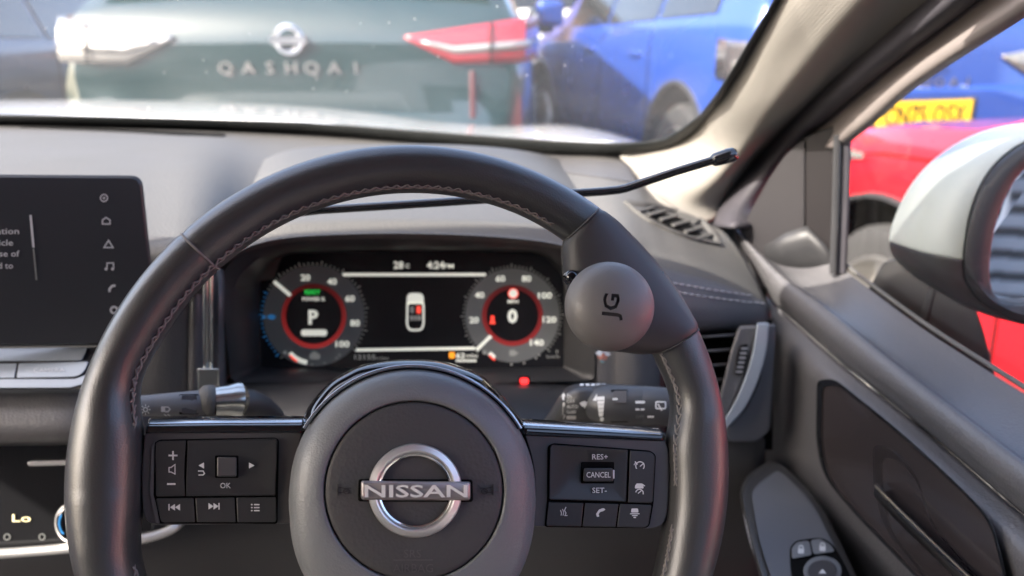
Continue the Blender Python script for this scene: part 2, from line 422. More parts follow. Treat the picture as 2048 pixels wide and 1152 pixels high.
def car_wheel(root, x, y, s):
    if not _wheel:
        prof = [(.0, .10), (.20, .10), (.225, .105), (.235, .09), (.30, .105), (.325, .10), (WR, .07), (WR, -.07), (.325, -.10), (.2, -.10)]
        def rev(pr, n=36):
            V, Fc = [], []
            for i in range(n):
                a = 2*math.pi*i/n; V += [(d, r*math.cos(a), r*math.sin(a)) for r, d in pr]
            k = len(pr)
            for i in range(n): Fc += [[i*k+j, i*k+j+1, ((i+1) % n)*k+j+1, ((i+1) % n)*k+j] for j in range(k-1)]
            return V, Fc
        t = obj('tyre', *rev(prof[3:]), M['tyre'], None, smooth=40, local=True)
        parts = [rev([(.238, .085), (.232, .108), (.222, .108), (.215, .07), (.20, .02), (.0, .0)]), rev([(.06, .04), (.055, .095), (.0, .10)])]
        for q in range(5):
            a = 2*math.pi*q/5
            for da in (-.16, .16):
                c, sn = math.cos(a+da), math.sin(a+da); c0, s0 = math.cos(a), math.sin(a); tx, tz = -s0*.018, c0*.018
                V = [(.085, c0*.03+e*tx, s0*.03+e*tz) for e in (-1, 1)]+[(.10, c*.225+e*tx, s*.225+e*tz) if False else (.10, c*.225+e*tx, sn*.225+e*tz) for e in (-1, 1)]
                V += [(v[0]-.03, v[1], v[2]) for v in V]
                parts.append((V, [[0, 1, 3, 2], [4, 5, 7, 6], [0, 2, 6, 4], [1, 3, 7, 5], [2, 3, 7, 6]]))
        r = obj('rim', *merge(*parts), M['rim'], None, smooth=35, local=True)
        _wheel['t'], _wheel['r'] = t.data, r.data
        bpy.data.objects.remove(t); bpy.data.objects.remove(r)
    e = bpy.data.objects.new('wheel', _wheel['t']); COL.objects.link(e); e.parent = root; e.location = (x, y, WR); e.rotation_euler = (.3, 0, 0 if s > 0 else math.pi)
    for nm in ('r',):
        o = bpy.data.objects.new('rim', _wheel[nm]); COL.objects.link(o); o.parent = e
def make_car(name, label, cat, loc, rotz, zs, pm, group, plate=None, letters=True, both=('red_lens', 'red_lens'), drop=0, mir_y=2.78, arch=.478, ylen=1):
    root = thing(name, label, cat, loc, group); root.rotation_euler = (0, 0, rotz); root.scale = (1, ylen, zs)
    b = bpy.data.objects.new('body', car_body_mesh()); COL.objects.link(b); b.parent = root
    for i in range(len(b.material_slots)):
        b.material_slots[i].link = 'OBJECT'; b.material_slots[i].material = pm if i == 0 else M['groove']
    for wy in WHEEL_Y:
        for s in (-1, 1):
            car_wheel(root, s*.80, wy, s)
            n = 26; A = [math.radians(-8+196*k/n) for k in range(n+1)]
            V = []
            for r, dx in ((.425, -.02), (.425, .014), (arch, .014), (arch+.004, -.02)):
                V += [(s*(side_x(wy, .7)+dx-.03*max(0, math.sin(a))*0), wy+r*math.cos(a), .36+r*math.sin(a)) for a in A]
            k = n+1; Fc = [[q*k+i, q*k+i+1, (q+1) % 4*k+i+1, (q+1) % 4*k+i] for q in range(4) for i in range(n)]
            obj('arch_trim', V, Fc, M['blackpl'], root, local=True)
    for s in (-1, 1):                    # sills
        V, Fc = box_data(s*.90-.02, 1.28, .24, s*.90+.02, 3.05, .42); obj('sill_trim', V, Fc, M['blackpl'], root, local=True, bevel=.01)
    V, Fc = box_data(-.74, -.03, .26, .74, .10, .55); obj('bumper', V, Fc, M['blackpl'], root, local=True, bevel=.02)
    V, Fc = box_data(-.74, -.012, .555, .74, .02, .565); obj('bumper_seam', V, Fc, M['groove'], root, local=True)
    # rear window, side windows, windscreen
    rz = [1.20, 1.27, 1.35, 1.43, 1.50]
    def rg(u, z):
        y = rear_y(z); s = car_section(y); hw = s[6][0]*.93; return (u*hw, y-.012, z+.004)
    car_patch('rear_window', [[(u/6-1, z) for u in range(13)] for z in rz], rg, M['car_glass'], root)
    def wg(u, t):
        y = 2.52+t*.66; s = car_section(y); return (u*(s[6][0]+.0)*.95, y+.006, interp(TOP, y)+.012)
    car_patch('windscreen', [[(u/6-1, t/5) for u in range(13)] for t in range(6)], wg, M['car_glass'], root)
    for s in (-1, 1):
        for ya, yb in ((.52, 1.22), (1.27, 2.05), (2.10, 2.85)):
            def sg(y, t, s=s):
                bz = interp(BELT, y)+.025; tz = interp(TOP, y)-.085; z = bz+(max(tz, bz+.02)-bz)*t
                return (s*(side_x(y, z)+.008), y, z)
            car_patch('side_window', [[(ya+(yb-ya)*i/6, t/4) for i in range(7)] for t in range(5)], sg, M['car_glass'], root)
        for yd in (1.25, 2.08, 3.02):      # door seams
            P = [(s*(side_x(yd, z)+.002), yd, z) for z in (.42, .6, .8, .95, 1.0)]
            obj('door_seam', *tube_data(P, .004, 6), M['groove'], root, local=True)
        P = [(s*(side_x(y, interp(BELT, y)-.035)+.002), y, interp(BELT, y)-.035) for y in (3.05, 3.3, 3.6, 3.9, 4.1, 4.24)]
        obj('bonnet_seam', *tube_data(P, .005, 6), M['groove'], root, local=True)
        for yd in (1.38, 2.22):
            V, Fc = box_data(s*(side_x(yd, .9)+.004)-.012, yd-.02, .885, s*(side_x(yd, .9)+.004)+.022, yd+.17, .915); obj('door_handle', V, Fc, pm, root, local=True, bevel=.008)
        V, Fc = box_data(s*1.03-.10, mir_y, 1.02, s*1.03+.09, mir_y+.14, 1.18); mo = obj('door_mirror', V, Fc, pm, root, local=True, bevel=.04, seg=3)
        # tail lamp: blade from an inner point on the tailgate, round the corner onto the side
        def tl(u, v, s=s):
            x = .425+u*.48; z0 = 1.055-.09*min(1, u*2.6)+.01*u; z1 = 1.065+.065*u; z = z0+(z1-z0)*v-drop
            if u <= .93: return (s*min(x, .885), rear_y(min(z, 1.12))-.016+.09*max(0, u-.6)**2*3, z)
            return (s*(.905+.02), .085+(u-.93)*1.7, z)
        U = [0, .06, .13, .2, .38, .55, .7, .82, .93, 1.0, 1.1]
        ms = both[0 if s < 0 else 1]
        car_patch('tail_lamp', [[(u, v/4) for u in U] for v in range(5)], tl, M[ms], root).modifiers.new('t', 'SOLIDIFY').thickness = .012
        def tb(u, v, s=s):
            x, y, z = tl(u, .30+v*.2, s); return (x+(.004*s if u > .93 else 0), y-.006, z)
        lo = car_patch('lamp_bar', [[(u, v) for u in U[2:-1]] for v in (0, 1)], tb, M['clear_glint_lens'], root); lo.modifiers.new('t', 'SOLIDIFY').thickness = .006
        def ls(u, v, s=s):
            x, y, z = tl(.66+u*.018, v); return (x, y-.014, z)
        car_patch('lamp_seam', [[(u, v/4) for u in (0, 1)] for v in range(5)], ls, M['groove'], root).modifiers.new('t', 'SOLIDIFY').thickness = .003
        def hl(u, v, s=s):
            y = 4.30-u*.62; z = .80+.02*v+.07*v*(1-u)+.10*u*.9
            return (s*(interp(HALF, y)*.985+.015), y, z)
        car_patch('headlamp', [[(u/6, v/2) for u in range(7)] for v in range(3)], hl, M['clear_glint_lens'], root)
    # emblem and lettering on the tailgate
    ez = 1.05-drop; ey = rear_y(ez)-.02
    V, Fc = merge(torus_data(.045, .0105, fx=lambda x, z, d: (x, ey+d*.6, ez+z)), box_data(-.066, ey-.012, ez-.013, .066, ey+.006, ez+.013))
    obj('emblem', V, Fc, M['bright'], root, local=True)
    if letters:
        for i, ch in enumerate('QASHQAI'):
            tv, tf = text_mesh(ch); x0 = sum(v.x for v in tv)/len(tv); k = .042/.7
            V = [((v.x-x0)*k*1.25+(i-3)*.080, rear_y(.955-drop)-.008, .945-drop+v.y*k-.01) for v in tv]
            lo = obj('lettering', V, tf, M['letter'], root, local=True, smooth=0); lo.modifiers.new('t', 'SOLIDIFY').thickness = .004
    # plate
    if plate:
        pzc = .815-drop*.9; py_ = rear_y(pzc-.05)-.002
        V, Fc = box_data(-.30, py_-.004, pzc-.065, .30, py_+.03, pzc+.065); obj('plate_recess', V, Fc, M['blackpl'], root, local=True, bevel=.01)
        V, Fc = box_data(-.26, py_-.016, pzc-.056, .26, py_-.008, pzc+.056); pz = obj('number_plate', V, Fc, M['plate'], root, local=True)
        tv, tf = text_mesh(plate, .012); x0, x1 = min(v.x for v in tv), max(v.x for v in tv)
        V = [((v.x-(x0+x1)/2)*.46/(x1-x0), py_-.0185, pzc-.040+v.y*.079/.7) for v in tv]
        obj('plate_lettering', V, tf, M['black_ink'], pz, local=True, smooth=0, recalc=False)
    return root
def rear_at(px, py, depth, rotz, drop=0):
    """root position so that the tailgate emblem is met in direction px,py at that distance"""
    p = CAM+ray(px, py)*depth
    ey = rear_y(1.05-drop)-.02
    return Vector((p.x+math.sin(rotz)*ey, p.y-math.cos(rotz)*ey, 0)), p.z/(1.05-drop)
grp = 'cars parked around the white car'
g_rot = -YAW
loc, zs = rear_at(577, 80, 2.90, g_rot)
make_car('green_car', 'dark teal hatchback parked nose away, its tailgate filling the windscreen view', 'car', loc, g_rot, zs, paint('teal_paint', (.004, .022, .023), .2, .22), grp, both=('clear_glint_lens', 'red_lens'))  # left tail lamp coloured pale for its sun glint
print('green', loc, zs)
b_rot = math.radians(8)
loc, zs = rear_at(1856, 135, 3.62, b_rot, .14)
make_car('blue_car', 'bright blue hatchback seen from its rear corner with yellow number plate', 'car', loc, b_rot, zs*1.035, paint('blue_paint', (.018, .060, .30), .25, .25), grp, plate='CN75 OSX', both=('smoked', 'clear_glint_lens'), ylen=.84, drop=.14, arch=.44)
print('blue', loc, zs)
make_car('red_car', 'bright red car parked alongside, beyond the white door mirror', 'car', (2.30, -1.45, 0), 0, .865, paint('red_paint', (.44, .008, .014), .05, .3), grp, letters=False, mir_y=2.45, arch=.44)
p = CAM+ray(1085, 60)*8.8
make_car('white_parked_car', 'white car glimpsed between the teal tailgate and the blue car', 'car', (p.x-.1, p.y, 0), math.radians(4), 1.05, paint('cream_paint', (.74, .73, .68), 0, .3), grp, letters=False)
loc = CAM+RT*-3.35+Vector((math.sin(YAW), math.cos(YAW), 0))*3.15
make_car('navy_car', 'dark navy car beyond the pale tail lamp of the teal car', 'car', (loc.x, loc.y, 0), g_rot, 1.0, paint('navy_paint', (.015, .030, .085), .3, .3), grp, letters=False)

# two upright posts seen under the red tail lamp of the teal car
def post(name, label, px, y0, y1, wpx, depth, col):
    a = CAM+ray(px, y0)*depth; r = wpx/2/FPX*depth
    t = thing(name, label, 'post', (a.x, a.y, 0))
    pm = mat(name+'_paint', col, .4)
    obj('pole', *tube_data([(0, 0, 0.02), (0, 0, a.z)], r, 14), pm, t, local=True)
    obj('cap', *tube_data([(0, 0, a.z), (0, 0, a.z+.012), (0, 0, a.z+.02)], [r*1.08, r*1.08, r*.6], 14), M['blackpl'], t, local=True)
    obj('base_plate', *box_data(-r*2, -r*2, 0.004, r*2, r*2, .02), M['blackpl'], t, local=True)
post('blue_post', 'blue painted post standing between the teal car and the blue car', 1052, 150, 250, 24, 4.6, (.03, .14, .42))

# backdrop: a brick building beyond the cars, a hedge, a clad shed behind the white car
def brick_material():
    m = mat('red_brown_brick', (.25, .12, .08), .85); t = m.node_tree; b = t.nodes['Principled BSDF']
    tc = t.nodes.new('ShaderNodeTexCoord'); mp = t.nodes.new('ShaderNodeMapping'); mp.inputs['Rotation'].default_value = (math.pi/2, 0, 0)
    br = t.nodes.new('ShaderNodeTexBrick'); br.inputs['Scale'].default_value = 4.4; br.inputs['Color1'].default_value = (.27, .13, .085, 1); br.inputs['Color2'].default_value = (.20, .10, .07, 1); br.inputs['Mortar'].default_value = (.34, .31, .27, 1)
    t.links.new(tc.outputs['Object'], mp.inputs[0]); t.links.new(mp.outputs[0], br.inputs['Vector']); t.links.new(br.outputs[0], b.inputs['Base Color'])
    return m
BR = brick_material()
t = thing('brick_building', 'brown brick showroom building closing the view beyond the parked cars', 'building', (-2, 20, 0))
obj('wall', *box_data(-16, 0, 0, 20, 8, 5.2), BR, t, smooth=0, local=True)
obj('roof', *box_data(-16.3, -.3, 5.2, 20.3, 8.3, 5.45), M['blackpl'], t, smooth=0, local=True)
wv, wf = box_data(-.9, -.06, 1.0, .9, -.004, 2.6)
wm = obj('window', wv, wf, M['car_glass'], t, smooth=0, local=True); fm = obj('frame', *merge(*[box_data(*q) for q in ((-.98, -.10, .92, .98, -.062, 1.0), (-.98, -.10, 2.6, .98, -.062, 2.68), (-.98, -.10, 1.0, -.9, -.062, 2.6), (.9, -.10, 1.0, .98, -.062, 2.6))]), M['white'], wm, smooth=0, local=True)
wm.location = (-13.5, 0, 0)
for i in range(1, 10):
    c = wm.copy(); COL.objects.link(c); c.parent = t; c.location = (-13.5+i*3.6, 0, 0)
    f = fm.copy(); COL.objects.link(f); f.parent = c
def leaf_cloud(name, root, n, fn, size, m):
    V, Fc = [], []
    for _ in range(n):
        c = Vector(fn()); a = Vector((random.gauss(0, 1), random.gauss(0, 1), random.gauss(0, 1))).normalized(); bb = a.orthogonal().normalized(); s = size*random.uniform(.6, 1.3)
        k = len(V); V += [c-a*s, c+bb*s*.5, c+a*s, c-bb*s*.5]; Fc.append([k, k+1, k+2, k+3])
    return obj(name, V, Fc, m, root, smooth=0, recalc=False, local=True)
leafm = mat('hedge_leaf', (.045, .085, .028), .55)
t = thing('hedge', 'clipped green hedge beyond the roof of the blue car', 'hedge', (5.2, 13.5, 0))
def hp():
    x, y, z = random.uniform(-3.6, 3.6), random.uniform(-.6, .6), random.uniform(.05, 1.75)
    return (x, y, z+.14*math.sin(x*2.3)+.08*math.sin(x*5.1))
leaf_cloud('foliage', t, 9000, hp, .085, leafm)
obj('branches', *merge(*[tube_data([(x, 0, 0), (x+.1, .05, .8), (x, -.05, 1.4)], [.03, .02, .01], 6) for x in (-3, -2.2, -1.4, -.5, .4, 1.2, 2.1, 3)]), mat('bark', (.09, .07, .05), .9), t, local=True)
t = thing('clad_shed', 'grey shed with horizontal cladding reflected in the door mirror', 'shed', (4.5, -7, 0))
obj('wall', *box_data(-18, -3, 0, 7, 0, 4.6), mat('dark_cladding', (.06, .06, .065), .7), t, smooth=0, local=True)
clad = mat('grey_cladding', (.30, .31, .33), .5)
s0 = obj('slat', *box_data(-18, .004, 0, 7, .05, .12), clad, t, smooth=0, local=True, bevel=.01)
s0.location = (0, 0, .15)
for i in range(1, 20):
    c = s0.copy(); COL.objects.link(c); c.parent = t; c.location = (0, 0, .15+i*.2)
for x in (-3.2, -1.2, .9, 2.9): obj('door_post', *box_data(x-.06, .055, 0, x+.06, .12, 3.6), M['white'], t, smooth=0, local=True)
gc = bpy.data.objects['green_car']
V, Fc = box_data(.664, rear_y(.9)-.022, .60, .684, rear_y(.9)+.03, .945)
obj('red_strip', V, Fc, mat('dull_red', (.055, .008, .012), .5), gc, local=True, bevel=.006)  # thin dark red strip on the bumper

# ------------------------------------------------------------------ the white car we sit in: outer shell
shell = thing('white_car', 'white bonnet and body of the car around the cabin, sunlit beyond the windscreen', 'car', (-.36, 1.2, 0))
far = [(-420, 203), (-200, 201), (0, 200), (150, 199), (300, 201), (450, 203), (560, 208), (650, 215), (740, 226), (840, 239), (900, 245), (960, 250), (1010, 252), (1060, 250), (1110, 249), (1160, 253), (1210, 263), (1250, 275), (1290, 288)]
rows = []
for k, (dy, Y, drop) in enumerate([(40, 1.255, 0), (32, 1.34, 0), (17, 1.56, 0), (6, 1.80, 0), (0, 2.02, 0), (0, 2.10, .012), (0, 2.18, .05), (0, 2.22, .14), (0, 2.24, .34)]):
    r = []
    for px, py in far:
        tt = max(0, min(1, (px-560)/730)); y2 = Y-(Y-1.05)*.42*max(0, (px-1000)/290 if px > 1000 else 0)-.05*tt
        q = at(px, py+5+dy*(1-.75*max(0, (px-1150)/140) if px > 1150 else 1), Y=y2); r.append(q-Vector((0, 0, drop)))
    e = r[-1]; r.append(e+Vector((.045, -.01, -.05))); r.append(e+Vector((.075, -.02, -.16))); r.append(e+Vector((.08, -.02, -.36)))
    rows.append(r)
loft('bonnet', rows, M['white'], shell, solid=.006, smooth=70)
# scuttle below the glass
rows = []
for px, py in [(-420, 236), (0, 236), (300, 242), (550, 248), (800, 266), (1000, 281), (1150, 290), (1285, 300)]:
    Y = 1.21-.22*max(0, (px-400)/885)**1.6 if px > 400 else 1.21
    rows.append([at(px, py, Y=Y+.012)+Vector((0, .05, -.03)), at(px, py, Y=Y+.012)+Vector((0, .004, -.012)), at(px, py+14, Y=Y-.006)+Vector((0, 0, -.03))])
loft('scuttle_panel', rows, M['blackpl'], shell)
# roof with its lining, body sides below the windows, floor, left pillar
HY, HZ = .48, 1.42
rows = []
for y, z, hw in ((HY, HZ, .60), (HY-.12, HZ+.045, .60), (-.3, HZ+.09, .60), (-1.0, HZ+.10, .59), (-1.8, HZ+.04, .56), (-2.3, HZ-.06, .52)):
    rows.append([Vector((-.36+u*hw, y, z-.05*u*u)) for u in [i/8-1 for i in range(17)]])
loft('roof', rows, M['white'], shell, solid=0, face_cam=False)
loft('roof_lining', [[p+Vector((0, .0, -.03)) for p in r] for r in rows], mat('roof_cloth', (.42, .41, .38), .9), shell, solid=0)
for s, nm in ((-1, 'body_side'), (1, 'body_side')):
    x = -.36+s*.87
    if s > 0: b = (x-.03, -2.3, .3, x, .30, .86)
    else: b = (x, -2.3, .3, x+.05, 1.2, .90)
    V, Fc = box_data(*b); obj(nm, V, Fc, M['white'], shell, smooth=0, bevel=.01)
V, Fc = box_data(-1.2, -2.2, .26, .50, 1.15, .30); obj('floor_pan', V, Fc, M['shroud'], shell, smooth=0)
V, Fc = box_data(-1.2, -2.3, .30, .48, -2.24, .92); obj('tail_panel', V, Fc, M['shroud'], shell, smooth=0)
V, Fc = box_data(-1.18, 1.08, .30, .44, 1.10, .93); obj('bulkhead', V, Fc, M['shroud'], shell, smooth=0)
tube('pillar', [(-1.16, 1.0, .98), (-1.05, .62, 1.2), (-.95, HY, HZ-.05)], .045, M['seal'], shell)
for s in (-1, 1):
    tube('roof_rail', [(-.36+s*.60, HY, HZ-.06), (-.36+s*.61, -.3, HZ+.03), (-.36+s*.60, -1.0, HZ+.04), (-.36+s*.56, -2.3, HZ-.12)], .035, M['white'], shell)
    tube('centre_pillar', [(-.36+s*.86, -.35, .86), (-.36+s*.62, -.42, HZ+.02)], .05, M['seal'], shell)
V, Fc = box_data(-1.05, -.62, .3, -.55, -.42, 1.15); obj('seat_back', V, Fc, mat('seat_cloth', (.03, .03, .032), .9), shell, smooth=40, bevel=.05, seg=3)
V, Fc = box_data(-1.05, -.45, .3, -.55, .12, .60); obj('seat_cushion', V, Fc, bpy.data.materials['seat_cloth'], shell, smooth=40, bevel=.05, seg=3)

# ------------------------------------------------------------------ windscreen
base = [(-420, 236), (-200, 236), (0, 237), (150, 239), (300, 243), (450, 247), (600, 252), (700, 259), (800, 267), (900, 275), (1000, 283), (1100, 290), (1180, 294), (1240, 296), (1290, 295)]
def baseY(px): return 1.20-.20*(max(0, px-450)/840)**1.7 if px > 450 else 1.20
bp = [at(px, py, Y=baseY(px)) for px, py in base]
edge_px = [(1290, 295), (1335, 287), (1372, 265), (1405, 235), (1440, 190), (1475, 136), (1505, 85), (1535, 36), (1565, -14), (1620, -110)]
edge_Y = [1.0, .985, .955, .92]
for px, py in edge_px[4:]: edge_Y.append(at(px, py, X=at(1398, 245, Y=.925).x-.004).y)
ep = [at(px, py, Y=y) for (px, py), y in zip(edge_px, edge_Y)]
ws = thing('windscreen', 'dusty windscreen glass above the dashboard', 'windscreen', tuple(bp[7]))
head = [Vector((-.36+u*.60, HY, HZ-.05*u*u)) for u in [i/14*2-1 for i in range(15)]]
rows = []
lo = bp[:]
for k in range(11):
    t = k/10; r = []
    for j in range(15):
        a = lo[j]; hpt = head[j]; q = a.lerp(hpt, t); bow = .05*math.sin(math.pi*t); q = q+Vector((0, .6*bow, .8*bow)); r.append(q)
    rows.append(r)
# right hand edge follows the pillar
for k in range(11):
    t = k/10; f = t*(len(ep)-1)*.98; i = min(len(ep)-2, int(f)); e = ep[i].lerp(ep[i+1], f-i)+Vector((0, .006, 0))
    d = e-rows[k][14]
    for j in range(15): rows[k][j] = rows[k][j]+d*(j/14)**4
loft('glass_pane', rows, M['windscreen'], ws, solid=0)
# black printed border along the base and up the pillar
brd = []
for i, p in enumerate(bp[:-1]):
    px, py = base[i]; wd = 11 if px < 600 else 12+4*(px-600)/690
    brd.append([at(px, py-wd*.5, Y=baseY(px)-.045), at(px, py+wd*.9, Y=baseY(px)-.03), at(px, py+26, Y=baseY(px)+.01)])
for (px, py), y, nx, ny in zip(edge_px, edge_Y, (-.3, -.6, -.8, -.85, -.85, -.85, -.85, -.85, -.85, -.85), (-1, -.9, -.7, -.6, -.5, -.5, -.5, -.5, -.5, -.5)):
    wd = 9 if py > 250 else 5
    brd.append([at(px+nx*wd, py+ny*wd, Y=y-.03), at(px-nx*8, py-ny*8, Y=y-.02), at(px-nx*14, py-ny*14, Y=y+.01)])
loft('black_border', brd, mat('black_frit', (.008, .010, .010), .5), ws, solid=.002)
# dust specks stuck to the glass
bv = OnSurf(bpy.data.objects['glass_pane']); V, Fc = [], []
for _ in range(26):
    px = random.uniform(60, 1340); py = random.uniform(5, 245) if px < 1200 else random.uniform(5, 180)
    c = bv.map(px, py, .002); n = (CAM-c).normalized(); a = n.orthogonal().normalized(); b = n.cross(a); r = random.choice((.0005, .0006, .0008, .0010))
    k = len(V); V += [c+a*r, c+b*r, c-a*r, c-b*r, c+n*r*.7, c-n*r*.3]; Fc += [[k, k+1, k+4], [k+1, k+2, k+4], [k+2, k+3, k+4], [k+3, k, k+4], [k+1, k, k+5], [k+2, k+1, k+5], [k+3, k+2, k+5], [k, k+3, k+5]]
o = obj('dust_specks', V, Fc, mat('pale_dust', (.55, .53, .48), .4), ws, smooth=60); o['kind'] = 'stuff'

# ------------------------------------------------------------------ windscreen pillar trim and door seal
pil = thing('pillar_trim', 'cream cloth-grained windscreen pillar trim rising above the defroster vent', 'pillar trim', tuple(at(1390, 410, Y=.93)))
def lerp_line(line, n):
    sp = spline([Vector((a, b, c)) for a, b, c in line], 10); k = len(sp)
    return [sp[round(i*(k-1)/(n-1))] for i in range(n)]
NP = 34
L = [[(1240, 312, .99), (1300, 299, .985), (1350, 287, .965), (1392, 258, .93), (1440, 198, .865), (1500, 101, .745), (1560, 3, .62), (1640, -128, .47)],
     [(1262, 340, .965), (1312, 335, .955), (1370, 318, .935), (1420, 280, .90), (1475, 205, .83), (1535, 105, .715), (1600, 3, .59), (1690, -128, .44)],
     [(1285, 372, .94), (1335, 372, .925), (1405, 345, .90), (1462, 292, .865), (1520, 210, .795), (1585, 105, .68), (1660, 3, .555), (1755, -128, .405)],
     [(1310, 396, .915), (1360, 402, .90), (1425, 370, .87), (1490, 305, .83), (1560, 210, .76), (1640, 105, .64), (1730, 0, .52), (1835, -128, .38)],
     [(1345, 415, .90), (1395, 425, .88), (1445, 384, .86), (1515, 300, .82), (1597, 208, .75), (1690, 110, .635), (1788, 10, .52), (1900, -110, .375)],
     [(1380, 432, .885), (1425, 440, .87), (1460, 394, .862), (1530, 300, .825), (1622, 208, .757), (1716, 124, .65), (1856, 8, .50), (1990, -105, .36)]]
def by_x(line, k, dx=0):
    """base points keep their distance; above them the line rises without leaning further in"""
    out = []; x0 = None
    for i, (a, b, c) in enumerate(line):
        x = at(a, b, Y=c).x+(dx if k == 0 else dx*min(1, i/k))
        if i == k: x0 = x
        out.append((a, b, x if x0 is None else x0-.004*(i-k)))
    return [at(v.x, v.y, X=v.z) for v in lerp_line(out, NP)]
cols = [by_x(l, 3, d) for l, d in zip(L, (0, 0, .002, .016, .036, .048))]
grid = []
for i in range(NP):
    sp = spline([cols[j][i] for j in range(6)], 5); grid.append(sp)
loft('trim_panel', grid, M['trim'], pil, solid=.004, smooth=80)
seal = thing('door_seal', 'dark rubber door seal running up beside the pillar trim', 'door seal', tuple(at(1480, 420, Y=.85)))
LS = [[(1425, 452, .890), (1448, 388, .892), (1514, 292, .855), (1606, 198, .785), (1700, 112, .68), (1840, -4, .53), (1974, -117, .39)],
      [(1440, 452, .860), (1462, 394, .860), (1530, 302, .820), (1622, 208, .750), (1716, 124, .646), (1856, 8, .498), (1990, -105, .358)],
      [(1465, 452, .835), (1482, 400, .84), (1548, 312, .80), (1640, 220, .73), (1735, 135, .63), (1880, 18, .48), (2015, -95, .35)],
      [(1490, 452, .84), (1502, 405, .845), (1572, 312, .805), (1665, 222, .735), (1765, 138, .63), (1920, 18, .48), (2060, -95, .35)],
      [(1520, 452, .86), (1528, 405, .865), (1600, 300, .83), (1692, 212, .76), (1794, 128, .65), (1965, 2, .49), (2110, -105, .36)]]
cols = [by_x(l, 2, d) for l, d in zip(LS, (.045, .043, .040, .036, .032))]
loft('seal_strip', [spline([cols[j][i] for j in range(5)], 4) for i in range(NP)], M['seal'], seal, solid=.004, smooth=80)
V, Fc = tube_data([q+Vector((.0, .004, .0)) for q in cols[4]], .0022, 8); obj('seal_lip', V, Fc, M['seal'], seal)

# ------------------------------------------------------------------ driver's door
door = thing('driver_door', 'black driver door trim with glossy pull insert and window switches', 'car door', (.42, .6, .5))
XW = .475
LF = [[(1556, 296, .872), (1664, 192, .79), (1766, 108, .68), (1930, -16, .52), (2080, -122, .39)],
      [(1594, 312, .845), (1694, 212, .77), (1796, 128, .66), (1967, 2, .50), (2112, -105, .37)],
      [(1620, 310, .832), (1718, 215, .752), (1812, 138, .65), (1988, 18, .49), (2140, -92, .36)],
      [(1660, 292, .79), (1727, 237, .735), (1829, 148, .645), (2047, 2, .465), (2190, -95, .34)]]
cols = [by_x(l, 0, d) for l, d in zip(LF, (.030, .016, .008, .0))]
loft('window_frame', [[cols[j][i] for j in range(4)] for i in range(NP)], M['frame'], door, solid=.012, smooth=60)
# mirror sail panel, its shade put into the dark colour, and window post
SLP = pl3(at(1600, 400, Y=.815), at(1684, 400, Y=.785), at(1640, 520, Y=.795))
prism('mirror_sail', SLP, roundpoly([(1480, 480), (1500, 425), (1535, 362), (1572, 308), (1608, 280), (1608, 545), (1560, 545), (1515, 520)], [4, 20, 30, 20, 2, 2, 4, 10], 5), -.02, .0, mat('sail_shade_grey', (.022, .020, .022), .5), door, bevel=.003)
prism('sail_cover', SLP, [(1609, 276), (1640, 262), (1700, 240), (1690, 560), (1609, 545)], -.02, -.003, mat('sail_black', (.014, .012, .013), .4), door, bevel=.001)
loft('sail_sunlit_foot', [[SLP.map(*p, .001) for p in ((1528, 492), (1570, 466), (1612, 452), (1650, 488), (1684, 536))], [SLP.map(*p, .003) for p in ((1530, 508), (1572, 488), (1616, 478), (1648, 505), (1680, 542))], [SLP.map(*p, .005) for p in ((1534, 540), (1576, 540), (1618, 540), (1650, 542), (1676, 552))]], M['blackpl'], door, solid=.003, smooth=80)  # lighter piece shaped as the sunlit triangle at the sail's lower corner
P = [at(1692, 268, Y=.782), at(1690, 350, Y=.776), at(1687, 440, Y=.770), at(1683, 545, Y=.762)]
V, Fc = tube_data(P, .0055, 8); obj('window_post', V, Fc, M['seal'], door)
P = [q+Vector((-.012, -.004, 0)) for q in P]
V, Fc = tube_data(P, .004, 8); obj('post_bead', V, Fc, M['blackpl'], door)
# window glass
gp = [at(1692, 268, X=.462), at(1829, 148, X=.456), at(2047, 2, X=.448), at(2250, -130, X=.44)]
gb = [at(1684, 540, X=XW+.012), at(1850, 662, X=XW+.012), at(2048, 793, X=XW+.012), at(2300, 965, X=XW+.012)]
loft('window_pane', [gp, [a.lerp(b, .5)+Vector((.01, 0, 0)) for a, b in zip(gp, gb)], gb], M['side_glass'], door, solid=0)
# door top pad: outer edge, crest, crease
S0 = [(1600, 470, .455), (1650, 505, .47), (1685, 537, .475), (1752, 588, .475), (1850, 660, .475), (1945, 722, .475), (2048, 788, .475), (2200, 886, .475), (2400, 1015, .475)]
SA = [(1560, 490, .44), (1600, 525, .45), (1650, 560, .452), (1725, 610, .455), (1820, 682, .455), (1912, 748, .455), (2018, 822, .455), (2160, 922, .455), (2360, 1062, .455)]
SB = [(1515, 500, .42), (1555, 530, .425), (1605, 575, .425), (1680, 628, .425), (1775, 705, .425), (1868, 774, .425), (2005, 880, .425), (2110, 962, .425), (2290, 1100, .425)]
S1 = [(1475, 460, .395), (1510, 500, .400), (1560, 553, .405), (1640, 612, .408), (1745, 696, .408), (1850, 778, .408), (1990, 884, .408), (2070, 945, .408), (2250, 1085, .408)]
S1b = [(1470, 466, .394), (1508, 520, .398), (1545, 573, .402), (1625, 640, .402), (1718, 720, .402), (1826, 806, .402), (1960, 918, .402), (2040, 985, .402), (2220, 1135, .402)]
S2 = [(1478, 480, .40), (1505, 540, .405), (1530, 590, .412), (1600, 652, .413), (1680, 722, .414), (1790, 810, .414), (1920, 918, .414), (2020, 1005, .414), (2200, 1160, .414)]
def pxl(line, n=34): return [at(v.x, v.y, X=v.z) for v in lerp_line(line, n)]
ND = 40
Ls = [pxl(l, ND) for l in (S0, SA, SB, S1, S1b, S2)]
down = [p+Vector((.02, 0, -.05)) for p in Ls[0]]
